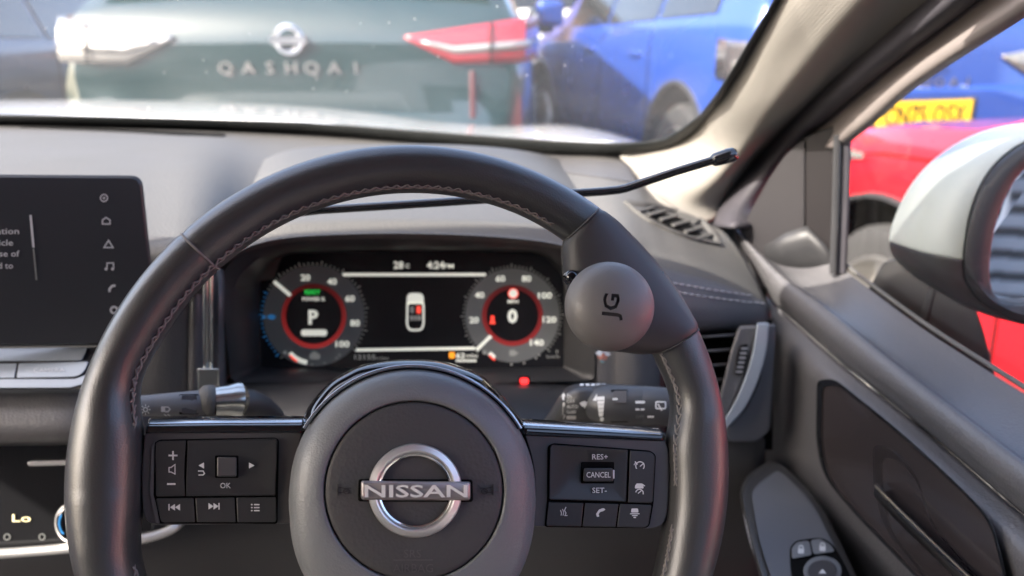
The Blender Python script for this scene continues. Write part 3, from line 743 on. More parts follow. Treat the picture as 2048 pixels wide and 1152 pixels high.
rows = [[down[i]]+spline([Ls[j][i] for j in range(6)], 5) for i in range(ND)]
loft('sill_pad', rows, M['soft_dark'], door, solid=.003, smooth=80)
V, Fc = tube_data([p+Vector((.004, 0, .003)) for p in Ls[0][6:]], .0022, 8); obj('glass_seal', V, Fc, M['soft'], door)
# inner panel below the pad
S3 = [(1530, 592, .416), (1600, 655, .417), (1680, 726, .417), (1790, 814, .417), (1920, 922, .417), (2020, 1009, .417), (2200, 1164, .417)]
S4 = [(1528, 640, .405), (1570, 690, .402), (1640, 750, .400), (1740, 835, .400), (1860, 935, .400), (1960, 1035, .400), (2140, 1200, .400)]
S5 = [(1524, 700, .408), (1560, 750, .405), (1625, 800, .404), (1700, 880, .404), (1820, 990, .404), (1910, 1090, .404), (2080, 1260, .404)]
S6 = [(1518, 780, .41), (1550, 830, .407), (1610, 890, .406), (1680, 965, .406), (1780, 1065, .406), (1870, 1160, .406), (2030, 1330, .406)]
S7 = [(1512, 870, .41), (1545, 905, .407), (1590, 950, .405), (1650, 1012, .405), (1740, 1105, .405), (1820, 1190, .405), (1980, 1370, .405)]
S8 = [(1510, 882, .418), (1540, 914, .416), (1584, 960, .415), (1642, 1022, .415), (1730, 1114, .415), (1808, 1200, .415), (1960, 1380, .415)]
S9 = [(1500, 1000, .43), (1520, 1060, .43), (1560, 1120, .43), (1620, 1190, .43), (1700, 1300, .43), (1780, 1400, .43), (1940, 1560, .43)]
Ls = [pxl(l, ND) for l in (S3, S4, S5, S6, S7, S8, S9)]
loft('door_panel', [spline([Ls[j][i] for j in range(5)], 5)+[Ls[5][i], Ls[6][i]] for i in range(ND)], M['soft_dark'], door, solid=.003, smooth=50)
# dark gap between door and dashboard end
P = [at(1522, 575, X=.402), at(1520, 640, X=.398), at(1514, 740, X=.398), at(1506, 850, X=.396), at(1496, 950, X=.40)]
loft('shut_gap', [[p+Vector((-.01, .02, 0)), p+Vector((.004, -.003, 0))] for p in P], M['groove'], door, solid=.002)
# glossy pull insert
DP = Pl((.4, .5, .75), (-1, 0, 0))
ins = roundpoly([(1634, 760), (1668, 757), (1795, 858), (1905, 958), (1985, 1040), (2016, 1160), (2040, 1290), (1930, 1260), (1840, 1165), (1700, 1018), (1645, 950), (1632, 880)], [12, 25, 60, 60, 40, 60, 20, 20, 60, 60, 40, 60], 6)
ins_in = [((p.x-1790)*.955+1792, (p.y-985)*.955+988) for p in ins]
H = .0035
rows = [[DP.map(p[0], p[1], H) for p in ins]+[], [DP.map(p[0], p[1], H+.0035) for p in ins], [DP.map(p[0], p[1], H+.003) for p in ins_in], [DP.map(p[0], p[1], H-.0) for p in ins_in]]
loft('insert_rim', rows, M['rod'], door, closed=True, solid=0, smooth=60)
Vv = [DP.map(p[0], p[1], H+.0015) for p in ins_in]
obj('insert_panel', Vv, [list(range(len(Vv)))], mat('piano_black', (.034, .028, .028), .24, coat=.3), door, smooth=0)
cup = roundpoly([(1745, 885), (1790, 900), (1830, 950), (1862, 1050), (1960, 1160), (1990, 1260), (1930, 1250), (1830, 1130), (1770, 1060), (1748, 980)], 30, 5)
cin = [((p.x-1860)*.90+1866, (p.y-1060)*.90+1068) for p in cup]
rows = [[DP.map(p[0], p[1], H+.002) for p in cup], [DP.map(p[0], p[1], H+.0026) for p in [((q.x-1860)*.98+1860, (q.y-1060)*.98+1060) for q in cup]], [DP.map(p[0], p[1], H+.0018) for p in cin]]
loft('handle_cup', rows, mat('cup_black', (.022, .018, .018), .3), door, closed=True, solid=0, smooth=70)
P = [(1750, 972), (1775, 998), (1810, 1033), (1850, 1072), (1900, 1120), (1950, 1168), (2010, 1230)]
rows = []
for k, (px, py) in enumerate(P):
    g = 4 if k == 0 else 7
    rows.append([DP.map(px-2, py+g+16, H+.004), DP.map(px-1, py+g, H+.014), DP.map(px+1, py-3, H+.015), DP.map(px+4, py-5, H+.006)])
dh = loft('door_handle', rows, M['blackpl'], door, solid=.001)
V, Fc = tube_data([DP.map(px, py, H+.0155) for px, py in P], [.0012]+[.0016]*5+[.0014], 8); obj('handle_edge', V, Fc, M['bright'], dh)
# armrest with switch plate
AP = pl3(at(1545, 925, X=.365), at(1700, 1152, X=.362), at(1500, 985, X=.315))
arm = roundpoly([(1484, 985), (1500, 955), (1545, 926), (1572, 940), (1638, 1005), (1700, 1130), (1730, 1200), (1540, 1200), (1500, 1075)], [20, 20, 16, 12, 40, 60, 5, 5, 60], 6)
rows = []
for sc_, h in ((1.05, -.10), (1.05, -.012), (1.03, -.003), (1.0, 0), (.96, .0005)):
    rows.append([AP.map((p.x-1600)*sc_+1600, (p.y-1080)*sc_+1080, h) for p in arm])
loft('armrest', rows, M['leather'], door, closed=True, solid=0, caps=True, smooth=60)
plate = roundpoly([(1503, 985), (1516, 968), (1553, 940), (1568, 948), (1626, 1005), (1690, 1135), (1716, 1195), (1556, 1195), (1516, 1075)], [14, 16, 12, 12, 40, 60, 5, 5, 60], 6)
prism('switch_plate', AP, plate, .0006, .0035, mat('switch_plate_plastic', (.12, .125, .135), .3, coat=.15), door, bevel=.001)
sw = thing_sw = prism('switch_bank', AP, roundpoly([(1580, 1094), (1592, 1081), (1642, 1074), (1666, 1088), (1690, 1128), (1725, 1205), (1590, 1205), (1580, 1125)], 16, 5), .0036, .0046, M['groove'], door)
for poly, cx, cy in (([(1583, 1096), (1594, 1084), (1618, 1081), (1624, 1110), (1584, 1118)], 1602, 1099), ([(1621, 1080), (1641, 1077), (1662, 1090), (1670, 1103), (1627, 1109)], 1645, 1094)):
    bt = prism('lock_button', AP, roundpoly(poly, 6), .0047, .0062, mat('switch_grey', (.17, .175, .18), .35), door, bevel=.0006)
    shapes('lock_icon', AP, [rrect(cx-6, cy-2, cx+6, cy+8, 1.5)]+stroke(circ(cx, cy-2, 4.5, 9, 6, 180, 360), 2.2), .0063, .0066, M['print'], bt)
md = prism('mirror_dial', AP, circ(1645, 1142, 38, 36, 30), .0047, .0062, bpy.data.materials['switch_grey'], door, bevel=.0008)
prism('dial_button', AP, circ(1645, 1142, 29, 32, 22), .0063, .0085, M['satin'], md, bevel=.001)
shapes('dial_mark', AP, [[(1637, 1147), (1645, 1138), (1653, 1147)]], .0086, .0089, M['print'], md)
# stitching along the armrest edge
st = None
for k in range(16):
    t = k/15; px = 1487+10*t+36*t*t; py = 1010+150*t
    a = AP.map(px, py, -.004); b = AP.map(px+1.6, py+7, -.004)
    V, Fc = tube_data([a, (a+b)/2+AP.n*.001, b], .0006, 5); obj('stitch', V, Fc, M['pale_thread'], door)

# ------------------------------------------------------------------ door mirror outside the side window
mir = thing('door_mirror', 'white-capped door mirror outside the side window, its top in sunlight', 'door mirror', tuple(at(1800, 560, X=.56)))
def ring(pts, Y0, slope, n=10, closed=True):
    sp = spline([Vector((a, b, 0)) for a, b in pts], n, closed); return [at(v.x, v.y, Y=Y0+slope*(v.x-2048)/300+.022*(450-v.y)/300) for v in sp]
rA = [(1932, 526), (1936, 470), (1955, 405), (1990, 345), (2048, 294), (2130, 268), (2230, 285), (2300, 350), (2320, 450), (2295, 560), (2200, 630), (2060, 636), (1985, 606), (1945, 565)]
rB = [(1928, 530), (1934, 466), (1950, 400), (1986, 335), (2048, 286), (2130, 262), (2235, 280), (2308, 348), (2328, 450), (2302, 566), (2204, 640), (2060, 645), (1978, 614), (1938, 570)]
rC = [(1850, 515), (1852, 450), (1880, 375), (1935, 312), (2010, 266), (2110, 248), (2225, 268), (2300, 340), (2320, 450), (2294, 570), (2190, 645), (2040, 640), (1930, 606), (1868, 560)]
rD = [(1786, 492), (1794, 440), (1832, 366), (1895, 305), (1975, 266), (2080, 252), (2190, 275), (2262, 345), (2280, 450), (2255, 560), (2150, 620), (2000, 612), (1880, 576), (1810, 530)]
rE = [(1800, 486), (1815, 440), (1860, 380), (1925, 330), (2000, 300), (2080, 292), (2160, 312), (2205, 370), (2215, 450), (2190, 530), (2100, 570), (1980, 560), (1890, 530), (1830, 505)]
rings = [ring(rA, 0.602, -.035), ring(rB, 0.615, -.035), ring(rC, 0.649, -.03), ring(rD, 0.705, -.02), ring(rE, 0.757, -.01)]
# split the loops at the line between white cap and black lower case
top_idx = list(range(0, 91))           # points 0..9 of 14 control points, 10 each
def sub(r, idx): return [r[i % len(r)] for i in idx]
capr = [sub(r, range(2, 96)) for r in rings[1:]]
cen = sum(rings[4], Vector())/len(rings[4])
capr.append([p.lerp(cen, .6)+Vector((0, .02, 0)) for p in capr[-1]])
loft('mirror_cap', capr, mat('mirror_cap_paint', (.56, .61, .58), .42), mir, solid=.003, smooth=80)  # white paint darkened and tinted green for the shade on the cap
lowr = [sub(r, range(95, 143)) for r in rings[1:]]; lowr.append([p.lerp(cen, .6)+Vector((0, .02, 0)) for p in lowr[-1]])
loft('mirror_case', lowr, M['blackpl'], mir, solid=.003, smooth=80)
gi = [(1979, 550), (1983, 490), (1998, 425), (2030, 360), (2075, 318), (2140, 300), (2220, 312), (2272, 365), (2288, 450), (2266, 540), (2190, 596), (2080, 606), (2020, 606), (1990, 590)]
g0 = ring(gi, .712*.86, -.035); g1 = ring([((a-2130)*1.025+2130, (b-455)*1.03+455) for a, b in gi], .698*.86, -.035)
loft('mirror_bezel', [rings[1], rings[0], [p.lerp(q, .25)+Vector((0, -.004, 0)) for p, q in zip(rings[0], g1)], g1, g0], M['blackpl'], mir, closed=True, solid=0, smooth=60)
obj('glass', [p+Vector((0, .001, 0)) for p in g0], [list(range(len(g0)))], M['mirror'], mir, smooth=0)
# arm to the door
MA = Pl(at(1830, 590, X=.535), (-1, -.75, .25))
prism('mirror_arm', MA, roundpoly([(1680, 660), (1736, 580), (1768, 522), (1800, 518), (1930, 570), (1962, 640), (2000, 790), (1790, 790)], [6, 20, 14, 14, 24, 40, 6, 6], 5), -.05, 0, M['blackpl'], mir, bevel=.010, seg=4)
prism('arm_ridge', MA, roundpoly([(1862, 560), (1876, 560), (1840, 700), (1822, 700)], 6), .0002, .003, M['blackpl'], mir, bevel=.002)

# ------------------------------------------------------------------ dashboard
dash = thing('dashboard', 'grey soft-touch dashboard top with instrument hood, stitched panel and side vent', 'dashboard', (-.2, .9, .6))
colsd = [((-420, 246, 1.19), (-420, 476, .70)), ((-150, 246, 1.19), (-150, 478, .70)), ((0, 247, 1.19), (0, 480, .70)), ((150, 250, 1.19), (150, 480, .70)), ((300, 254, 1.19), (300, 480, .70)), ((420, 258, 1.19), (400, 478, .70)),
         ((520, 261, 1.185), (500, 470, .80)), ((620, 265, 1.18), (620, 462, .84)), ((760, 274, 1.16), (760, 460, .85)), ((900, 285, 1.13), (900, 462, .85)), ((1020, 295, 1.10), (1050, 464, .84)), ((1120, 302, 1.065), (1150, 478, .80)),
         ((1190, 306, 1.03), (1250, 511, .72)), ((1245, 316, .995), (1310, 528, .72)), ((1268, 350, .965), (1350, 539, .722)), ((1300, 390, .92), (1400, 552, .728)), ((1345, 418, .90), (1450, 567, .74)), ((1400, 440, .88), (1495, 584, .755)), ((1440, 455, .86), (1532, 602, .772))]
rows = []
for f, n in colsd:
    a, b = at(f[0], f[1], Y=f[2]), at(n[0], n[1], Y=n[2]); r = []
    for k in range(9):
        t = k/8; r.append(a.lerp(b, t)+Vector((0, 0, .010*math.sin(math.pi*t))))
    e = r[-1]; r += [e+Vector((0, -.010, -.004)), e+Vector((0, -.016, -.014)), e+Vector((0, -.016, -.045))]
    rows.append(r)
dt = loft('dash_top', [list(x) for x in zip(*[spline([r[i] for r in rows], 4) for i in range(12)])], M['soft'], dash, solid=.003, smooth=80)
sd_ = OnSurf(dt)
shapes('top_slot', sd_, [[(40, 256), (150, 257.5), (260, 261), (360, 265), (446, 269), (452, 272), (444, 274), (360, 271), (260, 265), (150, 260)]], -.001, .0012, M['groove'], dash)
# defroster slats along the foot of the glass
ribs = []
for k in range(20):
    x = 1105+k*8.0; ribs.append([(x, 312+k*.9), (x+3.2, 312.5+k*.9), (x+22, 345+k*1.2), (x+18, 345+k*1.2)])
shapes('defrost_ribs', sd_, ribs, -.001, .0015, M['soft_dark'], dash)
# side window defroster: frame, dark throat, slats
fr = roundpoly([(1243, 402), (1300, 408), (1360, 424), (1404, 440), (1424, 462), (1443, 494), (1392, 484), (1330, 462), (1285, 438)], [8, 20, 40, 20, 20, 6, 30, 40, 30], 5)
fi = [((p.x-1345)*.86+1345, (p.y-446)*.80+446) for p in fr]
rows = [[sd_.map(p[0], p[1], -.002) for p in fr], [sd_.map(p[0], p[1], .0035) for p in [((q.x-1345)*.985+1345, (q.y-446)*.98+446) for q in fr]], [sd_.map(p[0], p[1], .003) for p in [((q.x-1345)*.90+1345, (q.y-446)*.86+446) for q in fr]], [sd_.map(p[0], p[1], .0005) for p in fi]]
sv = loft('defroster_vent', rows, M['soft'], dash, closed=True, solid=0, smooth=60)
th = roundpoly([(1276, 416), (1312, 421), (1362, 438), (1392, 458), (1408, 478), (1380, 472), (1330, 452), (1296, 432)], 8, 3)
obj('vent_throat', [sd_.map(p[0], p[1], .0008) for p in th], [list(range(len(th)))], M['groove'], sv, smooth=0)
for k, (x, y) in enumerate([(1283, 419), (1306, 426), (1330, 436), (1355, 447), (1379, 460), (1400, 474)]):
    poly = [(x-14, y+5), (x+20, y-3), (x+25, y), (x-8, y+9)]
    V, Fc = prism_data(sd_, [poly], .0009, .0035); obj('vent_slat', V, Fc, M['soft'], sv, smooth=0)
# instrument hood
def hood_rows():
    X = [424, 445, 480, 520, 580, 680, 800, 920, 1030, 1110, 1180, 1240, 1290]
    back = [455, 425, 366, 325, 300, 291, 288, 290, 299, 315, 343, 385, 440]
    mid = [470, 452, 420, 395, 380, 372, 370, 373, 380, 393, 416, 450, 490]
    top = [492, 482, 464, 450, 440, 436, 435, 437, 442, 451, 470, 500, 535]
    fac = [530, 512, 492, 478, 467, 462, 461, 463, 469, 480, 500, 530, 565]
    lip = [545, 525, 502, 486, 475, 469, 467, 470, 477, 488, 508, 540, 575]
    inn = [566, 548, 526, 510, 500, 494, 493, 495, 500, 508, 526, 556, 590]
    out = []
    for ys, Y in ((back, 1.02), (mid, .845), ([m*.35+t*.65 for m, t in zip(mid, top)], .765), (top, .722), ([t*.6+f*.4 for t, f in zip(top, fac)], .710), (fac, .706), (lip, .698), ([l*.6+i*.4 for l, i in zip(lip, inn)], .704), (inn, .74)):
        out.append(spline([at(x, y, Y=Y) for x, y in zip(X, ys)], 5))
    return out
hr = hood_rows()
b0 = [p+Vector((0, .03, -.03)) for p in hr[0]]
loft('instrument_hood', [b0]+hr, M['soft'], dash, solid=.002, smooth=60)
# facia between touch screen and hood, column surround, knee panel
def grid_px(tab, n=6): return [spline([at(px, py, Y=Y) for px, py, Y in r], n) for r in tab]
loft('facia', grid_px([[(255, 470, .705), (330, 474, .70), (400, 480, .70), (425, 500, .702)], [(255, 520, .70), (330, 528, .692), (385, 535, .692), (420, 545, .70)], [(255, 640, .70), (320, 650, .688), (370, 650, .69), (402, 660, .70)], [(250, 780, .70), (320, 790, .688), (368, 790, .69), (400, 800, .70)], [(250, 900, .69), (320, 900, .685), (370, 900, .685), (410, 900, .70)]]), M['soft_dark'], dash, smooth=80)
loft('hood_cheek', grid_px([[(372, 520, .70), (384, 520, .690), (398, 522, .690), (424, 535, .70), (446, 540, .70), (470, 560, .745)], [(370, 640, .70), (382, 640, .688), (398, 640, .688), (420, 640, .70), (446, 640, .70), (472, 640, .745)], [(366, 790, .70), (380, 790, .686), (396, 790, .686), (418, 790, .70), (446, 790, .70), (476, 760, .74)], [(366, 860, .70), (380, 860, .684), (396, 860, .684), (418, 860, .69), (446, 860, .69), (476, 860, .70)]], 3), M['soft_dark'], dash, smooth=60)
loft('hood_cheek', grid_px([[(1170, 530, .75), (1190, 530, .705), (1230, 540, .70), (1236, 545, .70), (1275, 560, .69), (1320, 590, .70)], [(1168, 650, .75), (1190, 650, .705), (1230, 650, .70), (1236, 650, .695), (1275, 650, .688), (1322, 650, .70)], [(1166, 760, .75), (1188, 760, .705), (1230, 760, .70), (1236, 760, .695), (1275, 760, .688), (1320, 760, .70)], [(1166, 880, .72), (1188, 880, .70), (1230, 880, .69), (1236, 880, .69), (1275, 880, .685), (1320, 880, .70)]], 3), M['soft_dark'], dash, smooth=40)
loft('column_shroud', grid_px([[(440, 757, .715), (640, 760, .715), (830, 762, .715), (1020, 762, .715), (1200, 760, .715)], [(440, 790, .69), (640, 775, .675), (830, 765, .66), (1020, 775, .675), (1200, 792, .69)], [(440, 860, .67), (640, 830, .61), (830, 800, .56), (1020, 830, .61), (1200, 860, .67)], [(440, 960, .66), (640, 930, .60), (830, 900, .54), (1020, 930, .60), (1200, 960, .66)]]), M['shroud'], dash, smooth=80)
loft('knee_panel', grid_px([[(-420, 1100, .66), (200, 1090, .665), (600, 900, .69), (1000, 900, .69), (1330, 870, .70), (1530, 880, .70)], [(-420, 1180, .67), (200, 1170, .68), (600, 1050, .70), (1000, 1050, .70), (1330, 1000, .72), (1530, 1000, .72)], [(-420, 1500, .74), (200, 1500, .75), (600, 1300, .78), (1000, 1300, .78), (1330, 1300, .80), (1530, 1300, .80)]]), M['shroud'], dash, smooth=80)
# stitched leatherette panel to the right of the wheel
LPt = [[(1180, 478, .714), (1250, 514, .704), (1350, 542, .705), (1450, 570, .722), (1536, 606, .755)], [(1190, 510, .705), (1255, 535, .698), (1350, 562, .699), (1450, 586, .716), (1537, 616, .748)], [(1210, 560, .695), (1270, 580, .690), (1355, 600, .692), (1450, 615, .710), (1537, 630, .744)],
       [(1230, 610, .692), (1290, 625, .688), (1365, 635, .690), (1450, 640, .708), (1535, 645, .742)], [(1240, 640, .70), (1300, 650, .696), (1380, 652, .697), (1450, 652, .713), (1533, 650, .746)], [(1240, 660, .72), (1300, 668, .715), (1380, 668, .715), (1450, 666, .73), (1533, 660, .76)]]
lp = loft('leather_panel', grid_px(LPt), M['dash_leather'], dash, smooth=70)
sl = OnSurf(lp)
for (xa, ya), (xb, yb), n in (((1345, 566), (1534, 595), 14), ((1352, 584), (1534, 608), 14)):
    for k in range(n):
        x = xa+(xb-xa)*k/n; y = ya+(yb-ya)*k/n+2*math.sin(math.pi*k/n); dx = (xb-xa)/n*.68; dy = (yb-ya)/n*.68
        a, b = sl.map(x, y, .0005), sl.map(x+dx, y+dy, .0005); m_ = sl.map(x+dx/2, y+dy/2, .0011)
        V, Fc = tube_data([a, m_, b], [.0006, .0008, .0006], 6); obj('stitch', V, Fc, M['pale_thread'], lp)
# side air vent
VB = Pl(at(1450, 750, Y=.735), (.0, -1, .1)); VP = Pl(at(1450, 750, Y=.70), (.05, -1, .12))
vb = obj('vent_back', [VB.map(*p) for p in ((1330, 640), (1545, 640), (1545, 900), (1330, 900))], [[0, 1, 2, 3]], M['groove'], dash, smooth=0)
for k, y in enumerate((668, 697, 727, 757, 790)):
    rows = [[VB.map(1360, y+8, .004), VB.map(1500-k*8, y+2, .004)], [VP.map(1360, y+6, .0), VP.map(1490-k*10, y-2, .0)], [VP.map(1360, y+10, .001), VP.map(1490-k*10, y+3, .001)]]
    loft('vent_slat', rows, M['satin'], dash, solid=.002)
prism('vent_frame', VP, [(1478, 652), (1516, 650), (1508, 690), (1494, 742), (1470, 800), (1446, 846), (1432, 842), (1440, 790), (1462, 700)], .0, .010, M['soft_dark'], dash, bevel=.003, seg=3)
tw = prism('vent_wheel', VP, roundpoly([(1480, 690), (1496, 688), (1497, 712), (1487, 750), (1470, 750), (1474, 715)], 4), .010, .0125, M['groove'], dash)
for k in range(6):
    x, y = 1489-2.3*k*.9, 697+k*9.3; prism('ridge', VP, rrect(x-7, y-2.4, x+7, y+2.4, 2), .0126, .0145, mat('ridge_grey', (.25, .25, .26), .35) if k == 0 else bpy.data.materials['ridge_grey'], tw)
bl = [(1514, 646), (1538, 645), (1534, 700), (1516, 765), (1488, 822), (1452, 858), (1444, 846), (1470, 806), (1495, 745), (1508, 695)]
prism('vent_blade', VP, roundpoly(bl, [4, 4, 60, 60, 60, 4, 4, 60, 60, 60], 4), .008, .016, M['silver'], dash, bevel=.0025, seg=3)
prism('vent_cheek', VP, roundpoly([(1536, 648), (1552, 648), (1540, 860), (1515, 884), (1455, 884), (1448, 862), (1490, 822), (1518, 765)], 10), -.01, .006, M['dash_leather'], dash, bevel=.003)

# ------------------------------------------------------------------ instrument cluster
clu = thing('instrument_cluster', 'digital instrument display with two dials and a car seat diagram under the hood', 'instrument display', tuple(at(820, 740, Y=.75)))
D = Pl(at(820, 620, Y=.775), -FW)
def cl(pts, r): return roundpoly(pts, r, 6)
lo_ = cl([(440, 545), (505, 486), (800, 466), (1105, 482), (1192, 530), (1190, 762), (815, 768), (462, 765)], [30, 60, 200, 60, 30, 20, 100, 20])
mi_ = cl([(468, 560), (535, 500), (800, 486), (1095, 498), (1166, 545), (1166, 756), (815, 758), (478, 754)], [30, 60, 200, 60, 30, 14, 100, 14])
in_ = cl([(518, 560), (560, 507), (800, 500), (1085, 505), (1128, 555), (1128, 735), (815, 738), (520, 733)], [20, 40, 200, 40, 20, 6, 100, 6])
loft('housing', [[at(p.x, p.y, Y=.702) for p in lo_], [at(p.x, p.y, Y=.712) for p in mi_], [D.map(p.x, p.y, .0005) for p in in_]], mat('housing_plastic', (.030, .030, .032), .45), clu, closed=True, solid=0, smooth=40)
dp = [(505, 495), (1140, 495), (1140, 748), (505, 748)]
scr = obj('screen', [D.map(*p) for p in dp], [[0, 1, 2, 3]], M['d_black'], clu, smooth=0)
def ringpoly(cx, cy, r0, r1, n=48, a0=0, a1=360): return stroke(circ(cx, cy, (r0+r1)/2, n, None, a0, a1), abs(r1-r0), closed=abs(a1-a0) >= 360)
def dial(cx, cy, R, Rr, nums, ptr, ticks, blue):
    d = shapes('dial', D, ringpoly(cx, cy, Rr+4, R), .0004, .0008, M['d_grey'], clu)
    shapes('red_ring', D, ringpoly(cx, cy, Rr-4, Rr+5), .0009, .0011, M['d_ring'], d)
    wt, bt = [], []
    for k in range(ticks[2]+1):
        a = math.radians(ticks[0]+(ticks[1]-ticks[0])*k/ticks[2]); lg = 9 if k % 5 == 0 else 5
        q = stroke([(cx+(R+1)*math.cos(a), cy-(R+1)*math.sin(a)), (cx+(R+1+lg)*math.cos(a), cy-(R+1+lg)*math.sin(a))], 1.6)
        (bt if blue and 152 < math.degrees(a) % 360 < 232 else wt).extend(q)
    shapes('tick_marks', D, wt, .0006, .0009, M['d_dim'], d)
    if bt: shapes('blue_ticks', D, bt, .0006, .0009, M['d_blue'], d)
    for s, x, y in nums: text('number', D, s, x, y, 12, .0012, M['d_white'], d, bold=.028, width=8.6*len(s)+2)
    shapes('pointer', D, stroke(ptr, 7), .0014, .0018, M['d_white'], d)
    return d
dl = dial(627.5, 632, 101, 60, [('20', 611, 555), ('40', 664, 563), ('60', 700, 597), ('80', 710, 646), ('100', 685, 688)], [(548, 563), (581, 591)], (-40, 232, 56), True)
dr = dial(1025, 631, 94, 56, [('20', 948, 640), ('40', 959, 590), ('60', 1001, 557), ('80', 1053, 557), ('100', 1090, 591), ('120', 1099, 639), ('140', 1074, 685)], [(953, 700), (982, 672)], (-44, 226, 60), False)
text('ready_word', D, 'READY', 625, 584, 9, .0012, M['d_green'], dl, bold=.03, width=31)
text('power_word', D, 'POWER %', 627, 598, 7, .0012, M['d_white'], dl, bold=.03, width=45)
text('gear_letter', D, 'P', 626.5, 634, 27, .0012, M['d_white'], dl, bold=.04)
shapes('mode_bar', D, [rrect(602, 659, 654, 672, 6)], .0012, .0016, M['d_white'], dl)
shapes('blue_mark', D, [circ(543, 634, 8, 16, 5), circ(528, 634, 4, 10, 3)], .0012, .0016, M['d_blue'], dl)
text('speed_figure', D, '0', 1025, 632, 25, .0012, M['d_white'], dr, bold=.045, width=20)
shapes('limit_disc', D, [circ(1026.5, 587, 10.5, 24)], .0012, .0015, M['d_red'], dr); shapes('limit_face', D, [circ(1026.5, 587, 8.5, 24)], .0016, .0018, M['d_white'], dr)
text('unit_word', D, 'MPH', 1026, 603, 6.5, .0012, M['d_white'], dr, bold=.03, width=21)
shapes('belt_warning', D, [[(979, 648), (982, 638), (985, 632), (988, 638), (991, 648)], circ(985, 635, 4, 12)], .0012, .0016, M['d_red'], dr)
# lines, texts, gauges
shapes('screen_line', D, [rrect(685, 546, 972, 552.5, 3)], .0006, .001, M['d_white'], scr)
shapes('screen_line', D, [[(712, 697), (950, 693.5), (950, 699.5), (712, 703)]], .0006, .001, M['d_white'], scr)
text('temperature', D, '28', 797, 530, 14, .0006, M['d_white'], scr, bold=.03, width=20); text('temperature_unit', D, 'C', 815, 532, 8, .0006, M['d_white'], scr, bold=.02)
text('clock', D, '4:24', 871, 530, 14, .0006, M['d_white'], scr, bold=.03, width=35); text('clock_half', D, 'PM', 898, 532, 8.5, .0006, M['d_white'], scr, bold=.02, width=19)
text('odometer', D, '12155', 730, 714, 9.5, .0006, M['d_dim'], scr, bold=.02, width=42); text('odometer_unit', D, 'miles', 765, 716, 7, .0006, M['d_dim'], scr, width=25)
shapes('fuel_mark', D, [rrect(898, 704, 910, 717, 4)], .0006, .001, M['d_orange'], scr)
text('range', D, '62', 921, 711, 10, .0006, M['d_white'], scr, bold=.02, width=18); text('range_unit', D, 'miles', 944, 711, 8, .0006, M['d_white'], scr, width=24)
shapes('range_note', D, [rrect(912+k*5.2, 719, 916+k*5.2, 724, 1) for k in range(8)], .0006, .001, M['d_white'], scr)
text('km_figure', D, '0', 1114, 703, 6.5, .0006, M['d_dim'], scr, bold=.02); text('km_word', D, 'km/h', 1106, 713, 6.5, .0006, M['d_dim'], scr, width=25)
for cx, x0, fill in ((627, 575, 612), (1026, 973, 989)):
    arc = [(cx+53*math.cos(math.radians(a)), 690+38*math.sin(math.radians(a))-2) for a in range(152, 103 if cx < 800 else 128, -6)]
    shapes('gauge_bar', D, stroke(arc, 9), .0007, .0011, M['d_white'], scr)
    shapes('gauge_low', D, stroke([(p[0], p[1]+4.5) for p in arc[:5]], 3.5), .0012, .0014, M['d_red'], scr)
    shapes('gauge_dots', D, [circ(cx+dx, 690+dy, 2.4, 8) for dx, dy in ((-3, 39), (22, 36), (46, 26), (52, 20))]+[circ(cx-57, 690+15, 4, 10)], .0007, .001, M['d_dim'], scr)
shapes('battery_mark', D, [rrect(619, 707, 640, 719, 4), rrect(624, 703, 634, 709, 2)], .0007, .001, M['d_dim'], scr)
shapes('pump_mark', D, [rrect(1019, 700, 1031, 712, 2), [(1031, 703), (1038, 706), (1031, 710)]], .0007, .001, M['d_dim'], scr)
cd_ = shapes('car_diagram', D, [roundpoly([(814, 592), (819, 586), (842, 586), (847, 592), (848, 612), (842, 606), (819, 606), (813, 612)], 4)]+stroke(roundpoly([(815, 606), (847, 606), (847, 650), (842, 660), (819, 660), (814, 650)], 6), 4, True), .0007, .0011, M['d_white'], scr)
shapes('car_seats', D, [rrect(821, 613, 828, 626, 2.5), rrect(820, 631, 827, 641, 2), rrect(828, 631, 834, 641, 2), rrect(835, 631, 842, 641, 2)], .0007, .0011, M['d_dim'], cd_)
shapes('driver_seat_mark', D, [rrect(833, 612, 842, 627, 3)], .0007, .0012, M['d_red'], cd_)
LP = Pl(at(1048, 762, Y=.70), (0, -1, .1))
wl = prism('warning_light', LP, rrect(1040, 756, 1057, 768, 5), .0, .0014, M['red_led'], clu)
prism('light_bezel', LP, rrect(1036, 752, 1061, 772, 7), -.001, .0006, M['gloss'], wl)

# ------------------------------------------------------------------ centre touch screen and controls
ts = thing('touch_screen', 'dark centre touch screen showing lines of text and a column of icons', 'touch screen', tuple(at(100, 690, Y=.66)))
T = Pl(at(150, 520, Y=.64), (.16, -1, .06))
out = roundpoly([(-420, 346), (284, 351), (302, 520), (318, 690), (-420, 698)], [10, 22, 0, 14, 10], 6)
prism('casing', T, out, -.016, -.0015, M['blackpl'], ts, bevel=.002)
prism('glass_front', T, [((p.x+60)*.988-60, (p.y-521)*.975+521) for p in out], -.001, .0008, M['screen'], ts, bevel=.0006)
for s, x1, y in (('ation', 38, 462), ('icle', 26, 485), ('use of', 39, 507), ('d to', 26, 531)):
    wd = {'ation': 45, 'icle': 28, 'use of': 50, 'd to': 30}[s]
    text('text_line', T, s, x1-wd/2, y, 12, .001, M['d_icon'], ts, width=wd, bold=.008)
shapes('scroll_bar', T, stroke([(61, 430), (67, 495)], 4.5), .001, .0013, M['d_icon'], ts); shapes('scroll_track', T, stroke([(67, 497), (73, 560)], 3), .001, .0013, M['d_grey'], ts)
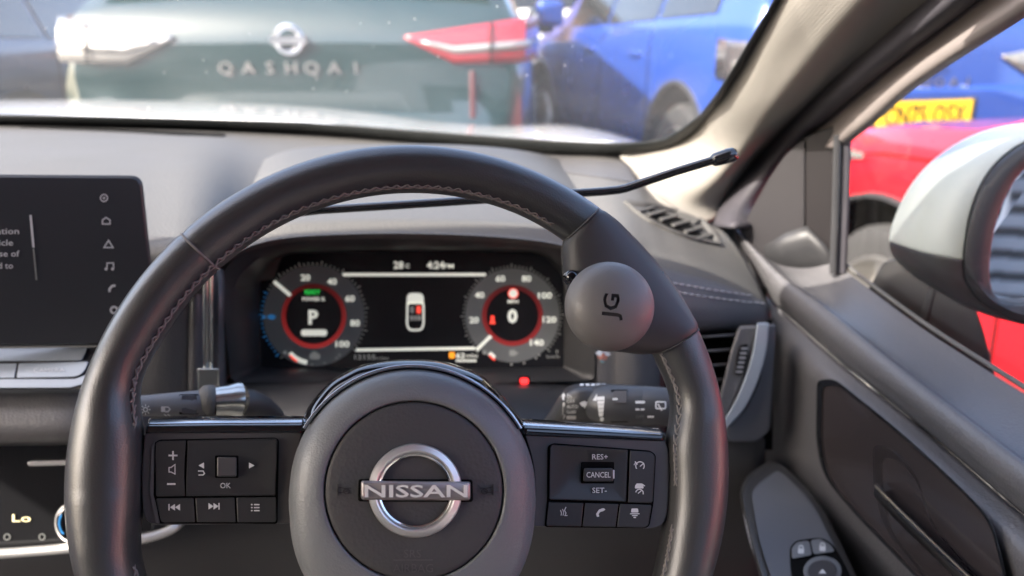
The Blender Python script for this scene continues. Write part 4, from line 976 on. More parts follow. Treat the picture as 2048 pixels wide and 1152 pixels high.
I = [('power_icon', stroke(circ(208, 396, 7, 16), 2.4, True)+[circ(208, 396, 2.5, 8)]), ('home_icon', stroke([(205, 448), (205, 440), (212, 435), (220, 440), (220, 448)], 2.6, True)),
     ('navigation_icon', stroke([(208, 495), (217, 481), (226, 495)], 2.8, True)), ('music_icon', stroke([(214, 538), (214, 526), (227, 526), (227, 538)], 2.4)+[circ(212, 538, 3, 8), circ(225, 538, 3, 8)]),
     ('phone_icon', stroke([(219, 584), (219, 578), (224, 572), (231, 571)], 4.5)), ('settings_icon', stroke(circ(228, 620, 6.5, 14), 4, True))]
for nm, p in I: shapes(nm, T, p, .001, .0013, M['d_icon'], ts)
bt = thing('button_bar', 'silver-blue row of flat buttons beneath the touch screen', 'button bar', tuple(at(80, 776, Y=.63)))
B = Pl(at(90, 738, Y=.632), (.05, -.62, .90))
prism('base_plate', B, roundpoly([(-420, 706), (208, 694), (196, 728), (168, 772), (140, 779), (-420, 780)], [4, 8, 10, 20, 10, 4]), -.010, -.001, M['blackpl'], bt, bevel=.001)
prism('top_strip', B, roundpoly([(-420, 702), (176, 695), (164, 721), (-420, 726)], 4), -.0008, .0012, M['silver'], bt, bevel=.0006)
prism('button', B, roundpoly([(-120, 728), (34, 727), (29, 756), (-120, 757)], 3), -.0008, .0018, M['silver'], bt, bevel=.0006)
cb = prism('button', B, roundpoly([(38, 727), (178, 723), (168, 745), (152, 754), (33, 756)], [3, 4, 8, 8, 3]), -.0008, .0018, M['silver'], bt, bevel=.0006)
text('camera_word', B, 'CAMERA', 98, 740, 8, .0019, mat('faint_print', (.52, .54, .57), .5), cb, width=62)
prism('bottom_strip', B, roundpoly([(-420, 759), (150, 758), (176, 748), (166, 768), (140, 775), (-420, 777)], 4), -.0008, .0012, M['silver'], bt, bevel=.0006)
loft('centre_pad', grid_px([[(-420, 778, .66), (0, 778, .66), (180, 778, .66), (300, 790, .68)], [(-420, 790, .632), (0, 790, .632), (180, 790, .635), (300, 798, .66)], [(-420, 840, .612), (0, 840, .612), (180, 838, .616), (300, 838, .65)], [(-420, 868, .608), (0, 868, .608), (180, 866, .612), (300, 862, .65)], [(-420, 884, .612), (0, 884, .612), (180, 880, .618), (300, 876, .655)], [(-420, 892, .64), (0, 892, .64), (180, 890, .645), (300, 890, .67)]]), M['soft_dark'], dash, smooth=80)
cp = thing('climate_panel', 'glossy black climate panel with glowing Lo reading and rotary knob', 'climate panel', tuple(at(60, 1100, Y=.64)))
CP = Pl(at(60, 990, Y=.635), (.03, -1, .30))
prism('panel', CP, [(-420, 888), (240, 884), (300, 900), (310, 1085), (180, 1092), (0, 1104), (-420, 1115)], -.01, 0, mat('climate_gloss', (.010, .010, .011), .16, coat=.3), cp, bevel=.002)
prism('chrome_bar', CP, roundpoly([(54, 925), (62, 922), (250, 917), (250, 927), (66, 932), (58, 932)], 3), .001, .005, M['chrome'], cp, bevel=.001)
text('reading', CP, 'Lo', 43, 1036, 15, .0008, M['d_amber'], cp, width=37, bold=.005)
kn = prism('temperature_knob', CP, circ(142, 1046, 30, 36, 36), .0, .016, M['gloss'], cp, bevel=.002)
rows = [[CP.map(*p, h) for p in circ(142, 1046, r, 40, r*1.2)] for r, h in ((31, .001), (33, .004), (33, .012), (30, .014))]
loft('knob_ring', rows, M['chrome'], kn, closed=True, solid=0, smooth=60)
shapes('knob_arc', CP, stroke(circ(142, 1046, 24, 12, 29, 130, 215), 4), .0162, .0166, M['d_blue'], kn)
for x in (14, 84): shapes('panel_icon', CP, stroke(circ(x, 1074, 6, 10), 2, True), .0006, .0009, M['d_grey'], cp)
P = [at(px, py, Y=Y) for px, py, Y in ((-420, 1120, .612), (-100, 1112, .612), (60, 1103, .614), (180, 1092, .616), (270, 1080, .620), (320, 1068, .626), (350, 1054, .632), (366, 1036, .645), (372, 1010, .67))]
V, Fc = tube_data(spline(P, 6), .0042, 12); obj('chrome_trim', V, Fc, M['chrome'], cp, smooth=60)

# ------------------------------------------------------------------ stalks and hand control lever
def dec(name, surf, polys, m, parent, h=.0004): return shapes(name, surf, polys, h-.0006, h, m, parent)
def axis_tube(name, pts, m, parent, seg=28):
    """pts: px, py, Y, radius in photo pixels"""
    P = [at(a, b, Y=c) for a, b, c, r in pts]; R = [r/FPX*(p-CAM).dot(FW) for p, (_, _, _, r) in zip(P, pts)]
    return tube(name, P, R, m, parent, seg=seg, smooth=40)
sp_m = mat('stalk_plastic', (.13, .13, .135), .42, bump=('noise', 1500, .00004))
ind = thing('indicator_stalk', 'black light and indicator stalk with silver collar behind the wheel rim', 'stalk', tuple(at(500, 810, Y=.57)))
s1 = axis_tube('grip', [(262, 814, .525, 15), (266, 813, .526, 19), (280, 812, .528, 20.5), (312, 810, .532, 22), (313, 810, .532, 21.4), (315, 810, .532, 22.2), (404, 805, .545, 25), (410, 805, .546, 24)], sp_m, ind)
axis_tube('collar_ring', [(408, 804, .546, 27), (411, 803, .546, 32), (420, 802, .547, 33), (428, 802, .548, 31), (431, 802, .548, 27)], M['soft'], ind)
axis_tube('silver_collar', [(430, 803, .549, 29), (440, 802, .55, 30), (456, 801, .552, 31), (470, 800, .554, 35), (478, 800, .555, 36), (482, 800, .556, 30)], M['steel'], ind)
axis_tube('base_cone', [(478, 803, .556, 27), (500, 806, .56, 27), (525, 815, .57, 24), (550, 832, .58, 18), (570, 850, .59, 8)], M['shroud'], ind)
sg = OnSurf(s1)
rg_ = dec('thumb_ring', sg, [rrect(358, 789, 397, 828, 3)], M['groove'], ind); dec('ring_face', sg, [rrect(363, 793, 393, 825, 3)], M['satin'], rg_, .0014)
dec('light_icon', sg, stroke(circ(291, 819, 4.2, 10), 1.8, True)+[q for a in range(0, 360, 45) for q in stroke([(291+6.5*math.cos(math.radians(a)), 819+6.5*math.sin(math.radians(a))), (291+10*math.cos(math.radians(a)), 819+10*math.sin(math.radians(a)))], 1.7)], M['print'], ind)
dec('lamp_icon', sg, [roundpoly([(322, 813), (330, 813), (330, 823), (322, 823)], 1)]+stroke([(330, 814), (336, 814), (340, 818), (336, 823), (330, 823)], 2), M['print'], ind)
dec('lamp_dashes', sg, stroke([(328, 828), (333, 831)], 1.5)+stroke([(335, 828), (340, 831)], 1.5), M['print'], ind)
bc = OnSurf(bpy.data.objects['base_cone']); dec('arrow_mark', bc, stroke([(486, 794), (497, 800), (486, 806)], 1.8), M['print'], ind)

wp_m = mat('wiper_plastic', (.045, .045, .047), .4, bump=('noise', 1500, .00004))
wip = thing('wiper_stalk', 'black wiper stalk with white printed symbols behind the lower edge of the grey knob', 'stalk', tuple(at(1150, 815, Y=.58)))
w0 = loft('base_wing', grid_px([[(1088, 838, .60), (1098, 826, .585), (1120, 790, .572), (1136, 774, .568), (1160, 767, .566), (1215, 766, .57)], [(1088, 845, .59), (1105, 832, .572), (1125, 802, .560), (1142, 790, .555), (1170, 784, .552), (1216, 784, .552)], [(1090, 850, .585), (1112, 842, .566), (1132, 825, .556), (1150, 820, .552), (1175, 818, .549), (1216, 818, .548)], [(1092, 870, .60), (1120, 866, .59), (1140, 864, .585), (1160, 864, .58), (1180, 864, .578), (1216, 862, .577)]], 4), wp_m, wip, smooth=80)
w1 = axis_tube('grip', [(1190, 808, .560, 33), (1200, 808, .556, 39), (1215, 809, .552, 41), (1285, 812, .540, 40.5), (1287, 812, .540, 39.6), (1289, 812, .540, 40.6), (1335, 814, .531, 39), (1345, 814, .530, 36), (1349, 814, .529, 28)], wp_m, wip, seg=36)
sw_ = OnSurf(w1); s0_ = OnSurf(w0)
tr_ = dec('thumb_ring', sw_, [rrect(1222, 780, 1256, 844, 3)], M['groove'], wip); dec('ring_face', sw_, [rrect(1228, 784, 1253, 806, 2)], M['satin'], tr_, .0015); dec('ring_tick', sw_, [rrect(1226, 798, 1236, 801, 1)], M['print'], tr_, .002)
dec('level_bars', sw_, [[(1194+k*.8, 794+k*8), (1209-k*.4, 793+k*8), (1209-k*.8, 800+k*8), (1195+k*1.0, 801+k*8)] for k in range(5)]+[[(1186, 801), (1194, 788), (1194, 802)], circ(1204, 838, 4, 10)], M['print'], wip)
dec('rear_wiper_icon', sw_, stroke(rrect(1312, 804, 1331, 817, 2, 2), 2.4, True)+stroke([(1316, 808), (1324, 821)], 2.4), M['print'], wip)
dec('wash_bars', sw_, [rrect(1271, 802, 1290, 807, 2), rrect(1271, 817, 1279, 820.5, 1), rrect(1281, 817, 1289, 820.5, 1), rrect(1295, 832, 1308, 835, 1)], M['print'], wip)
def dtext(name, surf, s, cx, cy, hgt, m, parent, width=None, h=.0004):
    P, Fc = text_px(s, cx, cy, hgt, width); return obj(name, [surf.map(p[0], p[1], h) for p in P], Fc, m, parent, smooth=0, recalc=False)
dtext('off_word', sw_, 'OFF', 1280, 833, 6, M['d_grey'], wip, 16)
dtext('mist_word', s0_, '1x', 1140, 791, 7, M['print'], wip, 9)
dtext('off_word', s0_, 'OFF', 1142, 802, 7, M['print'], wip, 16); dtext('auto_word', s0_, 'AUTO', 1145, 813, 7, M['print'], wip, 22)
dec('speed_bars', s0_, [rrect(1134, 821, 1152, 826, 2), rrect(1133, 831, 1152, 838, 2)], M['print'], wip)
dec('arrow_mark', s0_, [rrect(1126, 805, 1129.5, 830, 1), [(1123, 793), (1128, 786), (1132, 793)], rrect(1126, 793, 1129, 800, 0), [(1123, 830), (1131, 830), (1127, 838)]], M['print'], wip)
dec('wiper_icon', s0_, [roundpoly([(1159, 806), (1168, 802), (1178, 805), (1172, 812), (1164, 813)], 2)]+stroke([(1169, 816), (1172, 806)], 2), M['print'], wip)
dec('top_marks', s0_, [rrect(1160+k*11, 768, 1168+k*11, 772, 1.5) for k in range(5)], M['print'], wip)

lev = thing('hand_control_lever', 'black bent hand control rod with red tip reaching past the wheel to the pillar', 'hand control', tuple(at(415, 770, Y=.60)))
RY = .56
P = [at(px, py, Y=Y) for px, py, Y in ((540, 432, .575), (640, 420, .572), (800, 410, .568), (1000, 397, .564), (1150, 386.5, .56), (1205, 383, .558), (1236, 380, .556), (1252, 376.5, .555), (1280, 367, .552), (1350, 343.5, .546), (1428, 320, .54))]
V, Fc = tube_data(P, [.0031]*10+[.0031], 16); obj('rod', V, Fc, M['rod'], lev, smooth=60)
tp = axis_tube('rubber_tip', [(1423, 321.5, .54, 9), (1427, 320.4, .54, 12.5), (1432, 319, .5395, 13.5), (1455, 312, .538, 14.8), (1467, 309, .5372, 14.2), (1473, 307.4, .5368, 11), (1475, 306.8, .5366, 7)], M['rod'], lev)
axis_tube('red_reflection', [(1469, 314, .5352, 6), (1475, 312.5, .5348, 5.5), (1477, 312, .5347, 2.5)], M['red_lens'], tp)  # red reflection on the tip, put in as a small red piece
vs = Pl(at(415, 650, Y=.665), (0, -1, .1))
prism('link_bar', vs, [(406, 480), (416, 480), (416, 742), (406, 742)], .0, .004, M['steel'], lev, bevel=.001); prism('link_bar', vs, [(419, 480), (426, 480), (426, 742), (419, 742)], .0, .004, M['steel'], lev, bevel=.001)
prism('bracket', vs, rrect(395, 737, 438, 790, 3), -.002, .008, M['steel'], lev, bevel=.001); 
prism('rod_mount', Pl(at(470, 470, Y=.60), (0, -1, .1)), roundpoly([(405, 470), (540, 424), (552, 432), (552, 446), (430, 500), (405, 500)], 8), -.01, .004, M['rod'], lev, bevel=.002)

# ------------------------------------------------------------------ steering wheel
WT, WW = math.radians(24.6128), math.radians(3.4753)
W = Pl((.00312, .39757, CAM.z-.24297), (math.sin(WW)*math.cos(WT), -math.cos(WW)*math.cos(WT), math.sin(WT)))
def polar(px, py, h=0):
    u, v = W.uv(px, py, h); return math.hypot(u, v), math.degrees(math.atan2(v, u)) % 360
wh = thing('steering_wheel', 'black leather steering wheel with satin round emblem and thumb buttons', 'steering wheel', tuple(W.p))
RO = .187
rin_tab = []
for px, py in ((283, 752), (271, 795), (289, 838), (290, 870), (288, 950), (287, 1035), (276, 1080), (281, 1115), (290, 1152)): r, a = polar(px, py); rin_tab.append((a, r))
for px, py in ((1314, 727), (1336, 770), (1346, 800), (1350, 830), (1328, 866), (1333, 900), (1334, 960), (1330, 1040), (1322, 1075), (1320, 1105), (1310, 1152)): r, a = polar(px, py); rin_tab.append(((a+180) % 360-180, r))
rin_tab += [(a, .159) for a in (62, 90, 130, 150, 320-360-5, 250, 270-360)]+[(243, .158), (-63, .158)]
rin_tab.sort()
def rin(a):
    a = (a+180) % 360-180
    tb = sorted([((q+180) % 360-180, r) for q, r in rin_tab]); tb = [(tb[-1][0]-360, tb[-1][1])]+tb+[(tb[0][0]+360, tb[0][1])]
    return interp(tb, a)
print('rin', [(a, round(rin(a), 4)) for a in range(0, 360, 15)])
SEAMS = [polar(340, 488)[1], polar(452, 508)[1]]
seam_l = polar(395, 498)[1]
NR, NS = 360, 24
rows = []
def smooth_rin(a): return sum(rin(a+d)*w for d, w in ((-6, 1), (-4, 2), (-2, 3), (0, 4), (2, 3), (4, 2), (6, 1)))/16
for i in range(NR):
    a = i*360/NR; ri = smooth_rin(a); c = (RO+ri)/2; hr_ = (RO-ri)/2; hh = .0165*(1+.12*min(1, max(0, (.159-ri)/.006)))
    da = abs((a-seam_l+180) % 360-180); k = 1-(.045 if da < .6 else 0)
    if 178 < a < 215: hh *= 1.02
    e = W.a*math.cos(math.radians(a))+W.b*math.sin(math.radians(a)); r = []
    for j in range(NS):
        q = 2*math.pi*j/NS; r.append(W.p+e*(c+hr_*k*math.cos(q))+W.n*(hh*k*math.sin(q)))
    rows.append(r)
V = [p for r in rows for p in r]; Fc = [[i*NS+j, i*NS+(j+1) % NS, ((i+1) % NR)*NS+(j+1) % NS, ((i+1) % NR)*NS+j] for i in range(NR) for j in range(NS)]
rim = obj('rim', V, Fc, M['leather'], wh, smooth=60)
# seam rings where the leather pieces meet
def seam(a, m, k=1.01, rad=.0007):
    ri = smooth_rin(a); c = (RO+ri)/2; hr_ = (RO-ri)/2; e = W.a*math.cos(math.radians(a))+W.b*math.sin(math.radians(a))
    P = [W.p+e*(c+hr_*k*math.cos(q))+W.n*(.0167*k*math.sin(q)) for q in [2*math.pi*j/28 for j in range(29)]]
    return obj('leather_seam', *tube_data(P, rad, 6), m, rim, smooth=60)
seam(seam_l, M['thread'], .985)
# stitches along the inner edge: one mesh, copied
def stitch_mesh():
    k_ = 1.35; V, Fc = merge(tube_data([(-.0030, -.0003, 0), (0, .0010, .0007), (.0028, .0012, 0)], [.00045, .0006, .00045], 6), tube_data([(-.0026, .0016, -.0004), (.0004, .0004, .0006), (.0030, -.0012, -.0004)], [.00035, .0005, .00035], 6))
    V = [Vector(v)*k_ for v in V]
    o = obj('stitch', V, Fc, M['thread'], rim, smooth=60, local=True); return o
st0 = None
a_ = list(range(0))
def stitch_at(a, r):
    global st0
    o = st0 = stitch_mesh() if st0 is None else st0.copy()
    if o.name not in COL.objects: COL.objects.link(o)
    o.parent = rim
    e = W.a*math.cos(math.radians(a))+W.b*math.sin(math.radians(a)); t = (-W.a*math.sin(math.radians(a))+W.b*math.cos(math.radians(a))); z = (W.n*.72-e*.69).normalized(); y = z.cross(t)
    ri = smooth_rin(a); c = (RO+ri)/2; hr_ = (RO-ri)/2; ps = math.radians(137)
    p = W.p+e*(c+hr_*math.cos(ps)*1.0)+W.n*(.0165*math.sin(ps)*1.0)
    p = W.p+e*(ri+hr_*.16)+W.n*.0085
    o.location = p-wh.location
    o.rotation_euler = Matrix((t, y, z)).transposed().to_euler()
a = 58.0
while a < 166: stitch_at(a, 0); a += 2.15
for a0, a1 in ((194, 226), (-9, 19), (-46, -20)):
    a = a0
    while a < a1: stitch_at(a, 0); a += 2.15
# spokes: back shell, satin panels, gloss strips
prism('back_shell', W, roundpoly([(292, 850), (620, 850), (700, 770), (828, 735), (960, 770), (1045, 858), (1326, 872), (1330, 1050), (1060, 1046), (990, 1152), (960, 1260), (690, 1260), (640, 1152), (580, 1040), (300, 1040), (284, 1000)], 10), -.030, -.006, M['shroud'], wh, bevel=.004)
lpan = roundpoly([(290, 866), (604, 864), (590, 920), (580, 980), (582, 1047), (312, 1050), (290, 1040), (284, 1000), (284, 930)], [6, 4, 30, 30, 8, 16, 12, 40, 40], 5)
prism('spoke_panel', W, lpan, -.010, .0032, M['satin'], wh, bevel=.0018, seg=3)
rpan = roundpoly([(1050, 870), (1330, 882), (1337, 900), (1338, 960), (1334, 1030), (1324, 1052), (1300, 1058), (1066, 1053), (1072, 980), (1066, 920)], [4, 8, 10, 40, 30, 12, 12, 8, 30, 30], 5)
prism('spoke_panel', W, rpan, -.010, .0032, M['satin'], wh, bevel=.0018, seg=3)
def gloss_strip(top, bot):
    n = len(top); rows = []
    for k, h in ((-.12, -.012), (0, -.006), (.42, .0030), (.52, .0046), (.60, .0050), (.94, .0046), (1.0, .0020), (1.02, -.004)):
        rows.append([W.map(a[0]+(b[0]-a[0])*k, a[1]+(b[1]-a[1])*k, h) for a, b in zip(top, bot)])
    gs = loft('gloss_strip', rows, M['gloss'], wh, solid=.001, smooth=50)
    loft('strip_highlight', [[W.map(a[0]+(b[0]-a[0])*k, a[1]+(b[1]-a[1])*k, h) for a, b in zip(top, bot)] for k, h in ((.04, -.0050), (.14, -.0020), (.30, .0016), (.38, .0026))], M['edge'], gs, solid=.0006, smooth=60)  # bright metal edge put in for the strip's sky highlight
gloss_strip([(296, 842), (302, 838), (450, 836), (600, 835), (616, 834)], [(292, 862), (298, 867), (450, 865), (600, 865), (612, 860)])
gloss_strip([(1040, 840), (1052, 841), (1180, 849), (1318, 859), (1328, 863)], [(1044, 868), (1056, 871), (1180, 876), (1322, 882), (1332, 879)])
ccx, ccy = 825, 982
arc_o = [(604, 838), (622, 805), (657, 766), (690, 745), (720, 731), (770, 720), (830, 717), (880, 721), (925, 734), (965, 752), (1000, 785), (1034, 826), (1050, 850)]
ao = spline([(x, y, 0) for x, y in arc_o], 5); ai = [Vector((ccx+(p.x-ccx)*.5, ccy+(p.y-ccy)*.5, 0)) for p in ao]
def sc_out(p, k): return (ccx+(p.x-ccx)*k, ccy+(p.y-ccy)*k)
rows = [[W.map(*sc_out(p, 1.0), -.006) for p in ao], [W.map(*sc_out(p, .995), .004) for p in ao], [W.map(*sc_out(p, .985), .0085) for p in ao], [W.map(*sc_out(p, .965), .0125) for p in ao], [W.map(ccx+250*(p-Vector((ccx, ccy, 0))).normalized().x, ccy+250*(p-Vector((ccx, ccy, 0))).normalized().y, .0150) for p in ao], [W.map(ccx+245*(p-Vector((ccx, ccy, 0))).normalized().x, ccy+245*(p-Vector((ccx, ccy, 0))).normalized().y, .0135) for p in ao], [W.map(*sc_out(p, .85), .006) for p in ao]]
loft('gloss_collar', rows, M['gloss'], wh, solid=.001, smooth=60)
lip_pts = [W.map(ccx+250*math.cos(math.radians(t)), ccy+250*math.sin(math.radians(t)), .0150) for t in range(210, 334, 4)]
obj('collar_lip', *tube_data(lip_pts, .0011, 10), M['edge'], wh, smooth=60)  # same bright metal gives the collar its highlight line
# hub pad and airbag lid
def Rpad(t):   # t degrees clockwise below horizontal in the picture
    b = t % 360
    if b > 180: return 246
    return interp([(0, 246), (12, 250), (25, 260), (38, 272), (60, 288), (90, 294), (120, 288), (142, 276), (155, 263), (168, 251), (180, 247)], b)
A = [i*4 for i in range(90)]
def hub_ring(k, h, circ_r=None):
    out = []
    for t in A:
        r = circ_r if circ_r else Rpad(t)*k; out.append(W.map(ccx+r*math.cos(math.radians(t))+(2.5 if circ_r else 0), ccy+r*math.sin(math.radians(t)), h))
    return out
def blend(k, h, cr, w):
    out = []
    for t in A:
        r = Rpad(t)*k*(1-w)+cr*w; out.append(W.map(ccx+r*math.cos(math.radians(t))+2.5*w, ccy+r*math.sin(math.radians(t)), h))
    return out
rows = [hub_ring(1.0, -.012), hub_ring(1.0, .004), hub_ring(.997, .010), hub_ring(.985, .0158), hub_ring(.965, .0205), hub_ring(.93, .0245), blend(.88, .0275, 208, .35), blend(.82, .0292, 196, .8), hub_ring(1, .0298, 188), hub_ring(1, .0296, 183), hub_ring(1, .0285, 180.5), hub_ring(1, .024, 179.3)]
loft('hub_pad', rows, M['pad'], wh, closed=True, solid=0, smooth=70)
rows = [hub_ring(1, .023, 178.6), hub_ring(1, .0282, 177.8), hub_ring(1, .0294, 175), hub_ring(1, .0300, 168), hub_ring(1, .0306, 140), hub_ring(1, .0310, 105), hub_ring(1, .0312, 60), hub_ring(1, .0312, 10)]
lid = loft('airbag_lid', rows, M['lid'], wh, closed=True, solid=0, caps=True, smooth=60)
HL = .0313
# emblem
ex, ey = 830.5, 981.5
def eg(r, h): return [W.map(ex+r*math.cos(math.radians(t)), ey+r*1.0*math.sin(math.radians(t)), h) for t in range(0, 360, 5)]
em = loft('emblem', [eg(94.5, HL-.001), eg(94, HL+.0012), eg(92, HL+.0024), eg(81, HL+.0034), eg(78, HL+.0030), eg(77, HL+.0014), eg(76, HL+.0012)], M['chrome'], wh, closed=True, solid=0, smooth=40)
loft('emblem_inner_ring', [eg(77, HL+.0010), eg(76, HL+.0021), eg(73, HL+.0026), eg(70, HL+.0022), eg(68.5, HL-.001)], M['bright'], em, closed=True, solid=0, smooth=50)
prism('emblem_shadow_gap', W, [(x, y) for x, y in roundpoly([(717, 958), (945, 959), (946, 1004), (716, 1003)], 6)], HL-.001, HL+.0006, M['groove'], em)
rows = []
bar = roundpoly([(722, 961), (941, 963), (941, 1001), (722, 1000)], [6, 6, 8, 8], 5)
for k, h in ((0, HL), (0, HL+.0030), (2, HL+.0042), (4, HL+.0046)):
    rows.append([W.map(p.x+(k if p.x < ex else -k), p.y+(k if p.y < ey else -k), h) for p in bar])
br_ = loft('emblem_bar', rows, mat('bar_metal', (.34, .31, .31), .42, metal=.8), em, closed=True, solid=0, caps=True, smooth=35)
text('emblem_lettering', W, 'NISSAN', 832, 982, 24, HL+.0047, mat('bar_letter', (.72, .71, .66), .45, metal=.1), br_, width=206, bold=.016, thick=.0008)
# moulded horn signs and airbag words, the words paler for light on their edges
def horn(cx, s): return stroke([(cx-s*13, 968), (cx-s*13, 991)], 1.8)+stroke([(cx-s*13, 974), (cx+s*2, 977), (cx+s*14, 976)], 1.6)+stroke([(cx-s*13, 986), (cx+s*1, 984), (cx+s*6, 981)], 1.6)+stroke(circ(cx+s*4, 983, 6, 12, 5), 1.6, True)
em_m = mat('moulded_sign', (.075, .07, .07), .42)
shapes('horn_sign', W, horn(689, 1), HL-.0010, HL-.0002, M['engrave'], lid); shapes('horn_sign', W, horn(973, -1), HL-.0010, HL-.0002, M['engrave'], lid)
text('srs_word', W, 'SRS', 825, 1107, 16, HL-.0012, em_m, lid, width=34, bold=-.006, thick=.0008); text('airbag_word', W, 'AIRBAG', 826, 1136, 17, HL-.0014, em_m, lid, width=80, bold=-.006, thick=.0007)
shapes('word_line', W, [rrect(786, 1119, 866, 1121, 1)], HL-.0013, HL-.0005, em_m, lid)
# thumb buttons
HB = .0034
prism('button_well', W, roundpoly([(304, 890), (318, 879), (551, 875), (558, 880), (555, 1048), (316, 1047), (306, 1000)], 6), HB-.001, HB, M['groove'], wh)
prism('well_edge', W, [(303, 892), (309, 884), (307, 990), (311, 1004), (320, 1046), (312, 1046), (303, 1003), (299, 985)], HB-.001, HB+.0007, M['soft_dark'], wh, bevel=.0002)
prism('button_well', W, roundpoly([(1095, 892), (1106, 886), (1300, 901), (1312, 910), (1307, 1008), (1299, 1052), (1288, 1057), (1089, 1054), (1094, 1000)], 6), HB-.001, HB, M['groove'], wh)
def button(poly, r, h=.0018): return prism('button', W, roundpoly(poly, r), HB+.0001, HB+h, M['button'], wh, bevel=.0006)
HT = HB+.0019
def icon(b, polys, h=HT): return shapes('icon', W, polys, h-.0004, h+.0002, M['print'], b)
vb_ = button([(311, 886), (320, 882), (372, 881), (368, 940), (370, 992), (312, 993)], [8, 8, 2, 40, 2, 4])
icon(vb_, stroke([(337, 911), (355, 911)], 3.2)+[rrect(344.4, 902, 347.6, 909.3, .2), rrect(344.4, 912.7, 347.6, 920, .2)]); icon(vb_, stroke([(334, 968), (351, 968)], 3.4))
icon(vb_, stroke([(338, 935), (342, 935), (350, 929), (350, 948), (342, 944), (338, 944)], 1.9, True))
def dpad(fr_, inner, r):
    rr = roundpoly(fr_, r, 4); n = len(rr); cx = sum(p.x for p in rr)/n; cy = sum(p.y for p in rr)/n
    def shrink(k): return [Vector((cx+(p.x-cx)*k, cy+(p.y-cy)*k)) for p in rr]
    ii = [Vector((min(max(p.x, inner[0]), inner[2]), min(max(p.y, inner[1]), inner[3]))) for p in rr]
    rows = [[W.map(p.x, p.y, HB) for p in rr], [W.map(p.x, p.y, HB+.0020) for p in rr], [W.map(p.x, p.y, HB+.0026) for p in shrink(.985)], [W.map(p.x, p.y, HB+.0026) for p in shrink(.94)], [W.map(p.x, p.y, HB+.0003) for p in ii]]
    V = [p for q in rows for p in q]; Fc = [[i*n+j, i*n+(j+1) % n, (i+1)*n+(j+1) % n, (i+1)*n+j] for i in range(4) for j in range(n)]+[list(range(4*n, 5*n))]
    return obj('direction_pad', V, Fc, M['button'], wh, smooth=30)
dpl = dpad([(375, 881), (555, 877), (551, 991), (372, 992)], (418, 905, 512, 960), [2, 6, 4, 2])
prism('scroll_wheel', W, rrect(430, 911, 477, 956, 3), .001, .0042, M['groove'], wh)
sw0 = prism('scroll_wheel', W, rrect(434, 914, 473, 953, 4), .0040, .0068, M['satin'], wh, bevel=.0014, seg=3)
ik = Pl(W.p, W.n)
shapes('icon', W, [[(397, 931), (408, 925), (408, 937)], [(498, 925), (509, 931), (498, 937)]], HB+.0012, HB+.0022, M['print'], dpl)
shapes('icon', W, stroke([(397, 950), (406, 950), (409, 947), (406, 942), (396, 942)], 2), HB+.0012, HB+.0022, M['print'], dpl)
text('ok_word', W, 'OK', 451, 971, 11, HB+.0014, M['print'], dpl, width=21, thick=.001)
b1 = button([(312, 997), (387, 996), (390, 1044), (322, 1045)], [4, 2, 2, 8]); b2 = button([(391, 996), (469, 995), (471, 1044), (394, 1044)], 2); b3 = button([(473, 995), (552, 994), (553, 1044), (475, 1044)], [2, 4, 6, 2])
icon(b1, [rrect(337, 1008, 339, 1021, .2), [(340, 1014.5), (350, 1008), (350, 1021)], [(350, 1014.5), (360, 1008), (360, 1021)]])
icon(b2, [[(417, 1006), (427, 1012.5), (417, 1019)], [(427, 1006), (437, 1012.5), (427, 1019)], rrect(437, 1006, 439, 1019, .2)])
icon(b3, [rrect(508, 1008+6*k, 519, 1010.4+6*k, .3) for k in range(3)]+[rrect(502, 1008+6*k, 505, 1010.4+6*k, .3) for k in range(3)])
dprr = dpad([(1100, 889), (1256, 900), (1252, 1003), (1098, 999)], (1140, 912, 1222, 972), [8, 2, 2, 4])
prism('rocker_well', W, rrect(1162, 924, 1229, 967, 3), .002, .0042, M['groove'], wh)
rk = prism('rocker', W, roundpoly([(1168, 936), (1225, 936), (1227, 963), (1166, 963)], 4), .004, .0078, M['button'], wh, bevel=.0014, seg=3)
text('cancel_word', W, 'CANCEL', 1197, 949.5, 11, .0079, M['print'], rk, width=48, bold=.006, thick=.0002)
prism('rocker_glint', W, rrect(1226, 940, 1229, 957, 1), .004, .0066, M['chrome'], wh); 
text('res_word', W, 'RES+', 1200, 913.5, 10.5, HB+.0022, M['print'], dprr, width=31, bold=.006, thick=.001); text('set_word', W, 'SET-', 1199, 980.5, 10.5, HB+.0018, M['print'], dprr, width=29, bold=.006, thick=.001)
rc = button([(1260, 901), (1302, 904), (1310, 912), (1305, 1006), (1256, 1005)], [2, 6, 6, 6, 2])
icon(rc, stroke(circ(1280, 932, 8.5, 16, None, 140, 400), 2)+stroke([(1280, 933), (1288, 926)], 2)+stroke([(1270, 923), (1275, 929)], 2)+stroke([(1268, 930), (1272, 924)], 1.6))
icon(rc, [roundpoly([(1270, 972), (1273, 967), (1284, 967), (1287, 972), (1287, 977), (1270, 977)], 1.5)]+stroke(circ(1279, 986, 7.5, 12, None, 190, 380), 2)+stroke([(1276, 987), (1283, 981)], 1.8)+stroke([(1284, 968), (1290, 972)], 1.8))
c1 = button([(1097, 1004), (1167, 1006), (1162, 1053), (1092, 1052)], [2, 2, 2, 6]); c2 = button([(1170, 1006), (1237, 1008), (1231, 1054), (1165, 1053)], 2); c3 = button([(1240, 1008), (1303, 1010), (1297, 1050), (1288, 1056), (1234, 1054)], [2, 4, 4, 4, 2])
icon(c1, stroke([(1121, 1020), (1123, 1026), (1122, 1031)], 1.6)+stroke([(1125, 1018), (1127.5, 1025), (1126, 1031)], 1.6)+stroke([(1132, 1014), (1129, 1021), (1132, 1026), (1130, 1031), (1135, 1031)], 1.8))
